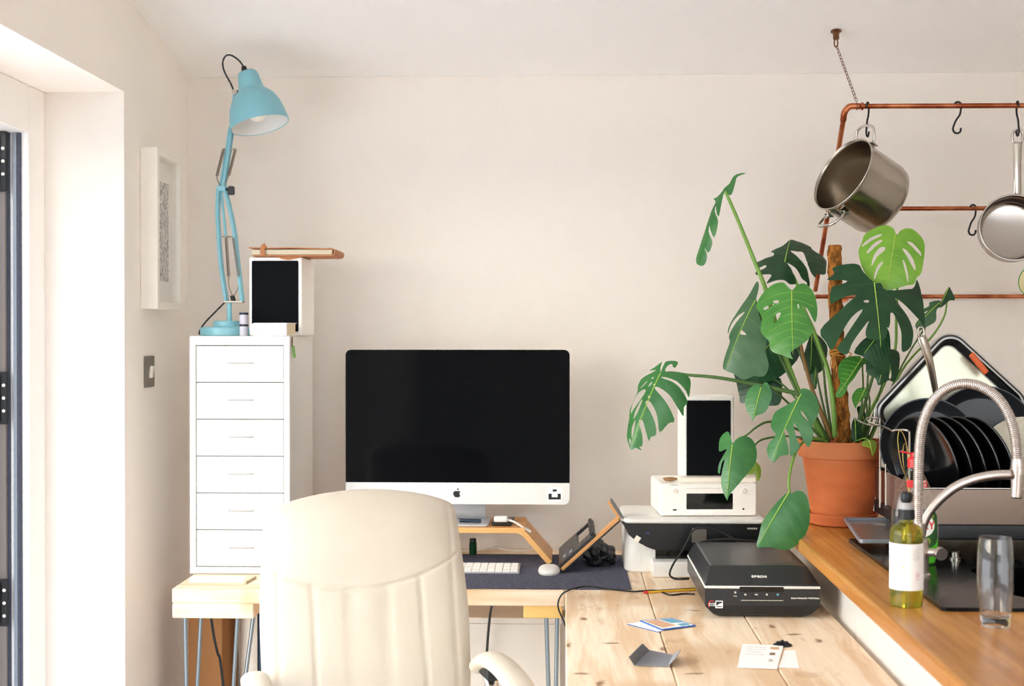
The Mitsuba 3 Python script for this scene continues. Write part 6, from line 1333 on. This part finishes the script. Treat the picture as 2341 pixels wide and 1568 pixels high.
# baking tray, standing on its corner
t = thing('baking_tray', 'square metal baking tray with orange grip standing on its corner in the dish rack', 'baking tray')
tc = np.array((1.0384, 3.775, 1.2444))
a45 = math.radians(46.5)
e1 = np.array([math.cos(a45), 0.06, math.sin(a45)])
e2 = np.array([-math.sin(a45), 0.06, math.cos(a45)])
BT = frame(tc, e1, e2)
if (BT[:3, 2] @ np.array([0, -1, 0])) < 0:
    BT[:3, 2] *= -1; BT[:3, 0] *= 1
TW, TH = 0.328, 0.306
def rr_loop(w, h, r, z):
    return [(x, y, z) for x, y in np.array(rrect(w, h, r, 0, 0, 8).exterior.coords)[:-1]]
loops = [(TW, TH, 0.050, 0.024), (TW - 0.010, TH - 0.010, 0.047, 0.0295), (TW - 0.024, TH - 0.024, 0.042, 0.0295), (TW - 0.030, TH - 0.030, 0.040, 0.025)]
Pg = np.array([rr_loop(*q_) for q_ in loops])
rim_m = grid_mesh(Pg, True)
part(t, 'rim', moved(rim_m, BT), mat('tray_rim', '8a8682', 0.25, 1.0), smooth=40)
part(t, 'rim_line', moved(tube(rr_loop(TW, TH, 0.050, 0.025), 0.0022, 8, True), BT), M_STEEL2, smooth=True)
part(t, 'rim_line', moved(tube(rr_loop(TW - 0.011, TH - 0.011, 0.046, 0.0295), 0.0015, 8, True), BT), M_IRON, smooth=True)
Pw = np.array([rr_loop(TW - 0.030, TH - 0.030, 0.040, 0.025), rr_loop(TW - 0.036, TH - 0.036, 0.037, 0.010), rr_loop(TW - 0.048, TH - 0.048, 0.031, 0.0015), rr_loop(TW - 0.058, TH - 0.058, 0.027, 0.0)])
part(t, 'wall', moved(grid_mesh(Pw, True), BT), M_BLACK, smooth=40)
M_TRAYB = mat('tray_metal', 'd2d2bc', 0.34, 1.0)
part(t, 'bottom', moved(extr(rrect(TW - 0.054, TH - 0.054, 0.029), 0.0015), BT @ shift(0, 0, -0.001)), M_TRAYB)
part(t, 'bottom_line', moved(tube(rr_loop(TW - 0.058, TH - 0.058, 0.027, 0.001), 0.0012, 6, True), BT), M_STEEL2, smooth=True)
g0_, g1_ = np.array((1.0878, 3.737, 1.3967)), np.array((1.1308, 3.737, 1.3428))
gd = (g1_ - g0_) / np.linalg.norm(g1_ - g0_)
part(t, 'grip', moved(rbox(-0.034, 0.034, -0.0085, 0.0085, -0.006, 0.006, 0.005, 3), frame((g0_ + g1_) / 2, gd, (gd[2], 0, -gd[0]))), M_ORANGE)

# stoneware plate and whisk
def stone_tex(p, n, uv):
    k = fbm(p.x * 26, p.y * 26, p.z * 26, 4)
    st = smoothstep(0.52, 0.66, fbm(p.x * 14 + 3, p.y * 14, p.z * 14 + 9, 3))
    return mix(mix(lin(196, 186, 166), lin(224, 216, 198), k), lin(140, 132, 118), st * 0.55)
single('plate', lathe([(0, 0), (0.06, 0), (0.075, 0.003), (0.112, 0.022), (0.1145, 0.025), (0.112, 0.027), (0.072, 0.009), (0, 0.007)], 72, disc_frame((1.1919, 3.615, 1.1176), (-0.30, -0.90, 0.30))), mat('stoneware', proc(stone_tex), 0.55), 'beige stoneware plate leaning at the right end of the dish rack', 'plate', smooth=40)
t = thing('whisk', 'small gold wire whisk standing in the corner of the dish rack', 'whisk')
M_GOLD = mat('gold_wire', 'c8a860', 0.3, 0.9)
for k, q_ in enumerate((((0.819, 3.33, 1.1011), (0.8055, 3.33, 1.1388), (0.7981, 3.33, 1.1859), (0.7991, 3.33, 1.2121), (0.8043, 3.33, 1.2174), (0.8126, 3.33, 1.2048), (0.8188, 3.33, 1.1808), (0.822, 3.33, 1.1389)), ((0.8192, 3.335, 1.0985), (0.8103, 3.32, 1.1293), (0.8071, 3.32, 1.1607), (0.8104, 3.325, 1.1832), (0.8203, 3.34, 1.1852), (0.8267, 3.345, 1.1638), (0.8256, 3.34, 1.1274)))):
    part(t, 'wire', tube(spline(q_, 6), 0.0011, 6), M_GOLD, smooth=True)
part(t, 'handle', tube(((0.8213, 3.335, 1.1037), (0.8339, 3.335, 1.0282)), 0.004, 10), M_GOLD)

# ================================================================ hanging copper rack
t = thing('pan_rack', 'copper pipe pan rack hung from the ceiling by a chain above the counter', 'pot rack')
R0, R1, R2 = np.array((0.7965, 3.965, 2.0738)), np.array((0.7978, 4.42, 1.5866)), np.array((0.8275, 3.96, 2.0965))
zt0 = 2.0965
zm0, zl0 = 1.8261, 1.5671
XE = 2.30
pr = 0.0072
part(t, 'rail', rod((R2[0] + 0.01, 3.96, zt0), (XE, 3.96, zt0 - 0.003), pr, 16), M_COPPER, smooth=40)
sd = spline([(R2[0] + 0.012, 3.96, zt0), (R2[0] - 0.012, 3.96, zt0), (R2[0] - 0.023, 3.962, zt0 - 0.006), (R0[0] + 0.0005, 3.966, R0[2] + 0.004), tuple(R0 + (R1 - R0) * 0.03)], 6)
part(t, 'elbow', tube(sd, pr + 0.0018, 16), M_COPPER, smooth=True)
part(t, 'elbow_ring', cat(rod((R2[0] + 0.016, 3.96, zt0), (R2[0] + 0.021, 3.96, zt0), pr + 0.004, 20)), M_COPPER, smooth=40)
part(t, 'side_pipe', rod(R0 + (R1 - R0) * 0.01, R1, pr, 16), M_COPPER, smooth=40)
fm = (zm0 - R0[2]) / (R1[2] - R0[2])
Mx_ = R0 + (R1 - R0) * fm
part(t, 'rail', rod((Mx_[0], Mx_[1], zm0), (XE, Mx_[1], zm0), pr * 0.92, 16), M_COPPER, smooth=40)
part(t, 'rail', rod((R1[0], R1[1], zl0), (XE, R1[1], zl0), pr * 0.92, 16), M_COPPER, smooth=40)
part(t, 'side_pipe', rod((XE, 3.96, zt0), (XE, R1[1], zl0), pr, 16), M_COPPER, smooth=40)
for x in (R1[0] + 0.095, XE - 0.05):
    part(t, 'wall_bracket', cat(rod((x, R1[1], zl0), (x, 4.4595, zl0), 0.006, 12), rod((x, 4.455, zl0), (x, 4.4598, zl0), 0.018, 20)), M_COPPER, smooth=40)
# flange under the ceiling, eye and chain
hk = (0.8057, 4.135, 2.3421)
hz = zc(hk[1])
def hang(x, ysub, xe, ye, ze, lead):
    zc_ = zc(ysub)
    part(t, 'ceiling_flange', moved(lathe([(0, 0), (0.015, 0), (0.016, -0.003), (0.009, -0.006), (0.009, -0.026), (0, -0.026)], 24), shift(x, ysub, zc_ - 0.0005) @ rot((1, 0, 0), -math.degrees(math.atan(0.203)))), M_AGEDBRASS, smooth=40)
    part(t, 'ceiling_eye', tube(spline([(x, ysub, zc_ - 0.022), (x - 0.005, ysub, zc_ - 0.034), (x - 0.002, ysub, zc_ - 0.048), (x + 0.005, ysub, zc_ - 0.044), (x + 0.005, ysub, zc_ - 0.032)], 5, True), 0.0021, 8, True), M_AGEDBRASS, smooth=True)
    a_, b_ = np.array([x + 0.002, ysub, zc_ - 0.046]), np.array([xe, ye, ze + 0.006])
    n_l = 17
    dv_ = (b_ - a_) / np.linalg.norm(b_ - a_)
    s1 = np.cross(dv_, (0, 1, 0)); s1 /= np.linalg.norm(s1)
    s2 = np.cross(dv_, s1)
    ll = np.linalg.norm(b_ - a_) / n_l
    for i in range(n_l):
        c_ = a_ + dv_ * ll * (i + 0.5)
        s_ = s1 if i % 2 == 0 else s2 * 0.8 + s1 * 0.6
        s_ = s_ / np.linalg.norm(s_)
        lp = [c_ + dv_ * (ll * 0.62) * math.cos(w_) + s_ * 0.0032 * math.sin(w_) for w_ in np.linspace(0, 2 * math.pi, 12, endpoint=False)]
        part(t, 'chain_link', tube(lp, 0.0009, 5, True), M_AGEDBRASS, smooth=True)
hang(hk[0], hk[1], R2[0] + 0.003, 3.96, zt0 + 0.008, 0)
hang(2.2, hk[1], 2.2, 3.96, zt0 + 0.008, 0)
part(t, 'chain_ring', tube([(R2[0] + 0.003, 3.96 + 0.0095 * math.cos(a), zt0 + 0.0095 * math.sin(a)) for a in np.linspace(0, 2 * math.pi, 20, endpoint=False)], 0.0013, 6, True), M_AGEDBRASS, smooth=True)

def s_hook(x, y, z, label, side=1, yaw=0.0, h=0.078):
    """S-shaped hook over a rail at height z"""
    top = [(math.cos(a) * 0.0108, 0.0 + math.sin(a) * 0.0108) for a in np.linspace(math.radians(200), math.radians(-15), 9)]
    low = [(-0.003 + math.cos(a) * 0.0125, -h + 0.012 + math.sin(a) * 0.0125) for a in np.linspace(math.radians(150), math.radians(375), 9)]
    mid = [(0.006, -0.025), (-0.006, -0.042)]
    pts = [(side * a, 0, b) for a, b in top + mid + low]
    return single('s_hook', moved(tube(spline(pts, 8), 0.0028, 8), shift(x, y, z) @ rot((0, 0, 1), yaw)), M_IRON, label, 'hook', 'black hooks on the copper rails', smooth=True)

s_hook(0.8621, 3.96, zt0, 'black S-shaped hook on the top copper rail carrying the steel stock pot', 1, 62, 0.086)
s_hook(1.1154, 3.96, zt0, 'empty black S-shaped hook on the top copper rail', 1, 15, 0.078)
s_hook(1.282, 3.96, zt0, 'black S-shaped hook on the top copper rail carrying the saucepan', 1, 88, 0.086)
s_hook(1.2277, Mx_[1], zm0, 'empty black S-shaped hook on the middle copper rail', 1, 20, 0.080)

# stock pot hanging by one handle
t = thing('stock_pot', 'brushed steel stock pot hanging tilted by one handle from the copper rack', 'pot')
mo_, bo_ = np.array((0.7739, 3.875, 1.8942)), np.array((0.9048, 3.94, 1.8219))
ax_ = (bo_ - mo_) / np.linalg.norm(bo_ - mo_)
L_ = np.linalg.norm(bo_ - mo_)
upv = np.array([0, 0, 1.0]); e2_ = upv - ax_ * (upv @ ax_); e2_ /= np.linalg.norm(e2_)
e1_ = np.cross(e2_, ax_)
PT = frame(mo_, e1_, e2_, ax_)
rP = 0.1075
pot_prof = [(rP + 0.004, -0.001), (rP + 0.0045, 0.001), (rP + 0.001, 0.005), (rP, 0.01), (rP, L_ - 0.028), (rP - 0.004, L_ - 0.012), (rP - 0.014, L_ - 0.002), (rP - 0.022, L_), (0, L_),
            (0, L_ - 0.003), (rP - 0.024, L_ - 0.003), (rP - 0.016, L_ - 0.005), (rP - 0.0065, L_ - 0.014), (rP - 0.0025, L_ - 0.028), (rP - 0.0025, 0.01), (rP - 0.001, 0.003), (rP + 0.002, -0.0005)]
part(t, 'pot_body', lathe(pot_prof + [pot_prof[0]], 96, PT), M_STEEL, smooth=40)
part(t, 'rim', moved(tube([((rP + 0.003) * math.cos(a), (rP + 0.003) * math.sin(a), 0.0) for a in np.linspace(0, 2 * math.pi, 72, endpoint=False)], 0.0022, 8, True), PT), M_STEEL2, smooth=True)
for s in (1, -1):
    hh_ = [(-0.036, s * (rP + 0.001), 0.032), (-0.040, s * (rP + 0.022), 0.022), (-0.032, s * (rP + 0.045), 0.012), (0.0, s * (rP + 0.052), 0.008), (0.032, s * (rP + 0.045), 0.012), (0.040, s * (rP + 0.022), 0.022), (0.036, s * (rP + 0.001), 0.032)]
    h_ = part(t, 'handle', moved(tube(spline(hh_, 6), 0.0040, 10), PT), M_CHROME, smooth=True)
    part(h_, 'rivet_plate', moved(cat(cbox(-0.036, s * (rP + 0.001), 0.032, 0.02, 0.004, 0.024, 0.0015), cbox(0.036, s * (rP + 0.001), 0.032, 0.02, 0.004, 0.024, 0.0015)), PT), M_CHROME)

# saucepan
t = thing('saucepan', 'small steel saucepan hanging by its long handle from the top copper rail', 'pan')
sc0 = np.array((1.2555, 3.905, 1.7465))
SPF = disc_frame(sc0, (-0.10, -0.98, 0.12))
rS = 0.091
spp = [(0, 0), (rS - 0.018, 0), (rS - 0.006, 0.006), (rS, 0.018), (rS, 0.062), (rS + 0.003, 0.066), (rS + 0.0035, 0.0675), (rS + 0.001, 0.068), (rS - 0.0025, 0.062), (rS - 0.0025, 0.018), (rS - 0.008, 0.0085), (rS - 0.019, 0.003), (0, 0.003)]
part(t, 'pan_body', lathe(spp, 80, SPF @ shift(0, 0, -0.066)), mat('pan_steel', 'a39a92', 0.17, 1.0), smooth=40)
part(t, 'rim', moved(tube([((rS + 0.001) * math.cos(a), (rS + 0.001) * math.sin(a), 0.001) for a in np.linspace(0, 2 * math.pi, 64, endpoint=False)], 0.0018, 8, True), SPF), M_STEEL2, smooth=True)
hq = spline(((1.2811, 3.955, 1.8344), (1.2794, 3.95, 1.8512), (1.2787, 3.948, 1.8979), (1.2798, 3.952, 1.9601), (1.2807, 3.955, 1.9902)), 6)
part(t, 'handle', tube(hq, np.interp(np.linspace(0, 1, len(hq)), [0, 0.5, 0.85, 1], [0.0125, 0.0105, 0.0125, 0.0135]), 16, flat=0.4, up=(0, 1, 0)), M_STEEL2, smooth=True)
part(t, 'handle_end', tube(spline(((1.2688, 3.956, 1.9904), (1.2666, 3.957, 2.0128), (1.2739, 3.957, 2.0239), (1.2898, 3.957, 2.0238), (1.2959, 3.957, 2.0127), (1.2932, 3.956, 1.9903), (1.281, 3.956, 1.9854)), 5, True), 0.0036, 8, True), M_STEEL2, smooth=True)

# pale enamel ladle at the right edge of the picture
t = thing('ladle', 'pale yellow enamel ladle with green rim hanging from the middle copper rail', 'ladle')
lc = np.array((1.3988, 4.15, 1.6037))
part(t, 'bowl', lathe([(0, -0.028), (0.025, -0.025), (0.042, -0.012), (0.049, 0.0), (0.047, 0.0), (0.040, -0.011), (0.024, -0.0235), (0, -0.0265)], 48, disc_frame(lc, (0.1, 0.99, 0.1))), mat('cream_enamel', 'e6dca8', 0.25), smooth=40)
part(t, 'rim', moved(tube([(0.0485 * math.cos(a), 0.0485 * math.sin(a), 0) for a in np.linspace(0, 2 * math.pi, 48, endpoint=False)], 0.002, 8, True), disc_frame(lc, (0.1, 0.99, 0.1))), mat('green_enamel', '4f8a3c', 0.25), smooth=True)
lx_ = lc[0]
part(t, 'handle', tube(spline([(lx_, 4.155, lc[2] + 0.046), (lx_, 4.165, lc[2] + 0.10), (lx_, Mx_[1] - 0.009, zm0 - 0.01), (lx_, Mx_[1] - 0.004, zm0 + 0.0095), (lx_, Mx_[1] + 0.006, zm0 + 0.0085), (lx_, Mx_[1] + 0.0095, zm0 - 0.006)], 5), 0.0026, 8), 'mat_green_enamel', smooth=True)

# parts that look different from the rest of their thing
for k_, l_ in (('baking_tray__grip', 'orange silicone grip on the rim'), ('frying_pan__handle', 'steel handle pointing up'), ('pump_bottle__label', 'white paper label'),
               ('dish_soap_bottle__cap', 'red cap'), ('dish_soap_bottle__soap', 'bright green liquid'), ('desk_lamp__cable', 'black cable looping over the shade'),
               ('desk_lamp__lamp_shade', 'teal bell-shaped shade'), ('printer__front_panel', 'black front panel'), ('scanner__silver_band', 'silver line round the lid'),
               ('computer__screen', 'dark glossy screen'), ('computer__emblem', 'black bitten fruit emblem'), ('potted_plant__pot', 'terracotta pot'),
               ('potted_plant__moss_pole', 'brown coir moss pole'), ('speaker__grille', 'black cloth grille'), ('key__tag', 'green tag'), ('pencil_001__tip', 'red end'),
               ('office_chair__arm_support', 'chrome arm support'), ('drawer_cabinet__drawer', 'topmost drawer')):
    if k_ not in scene:
        continue
    labels[k_] = {'label': l_}
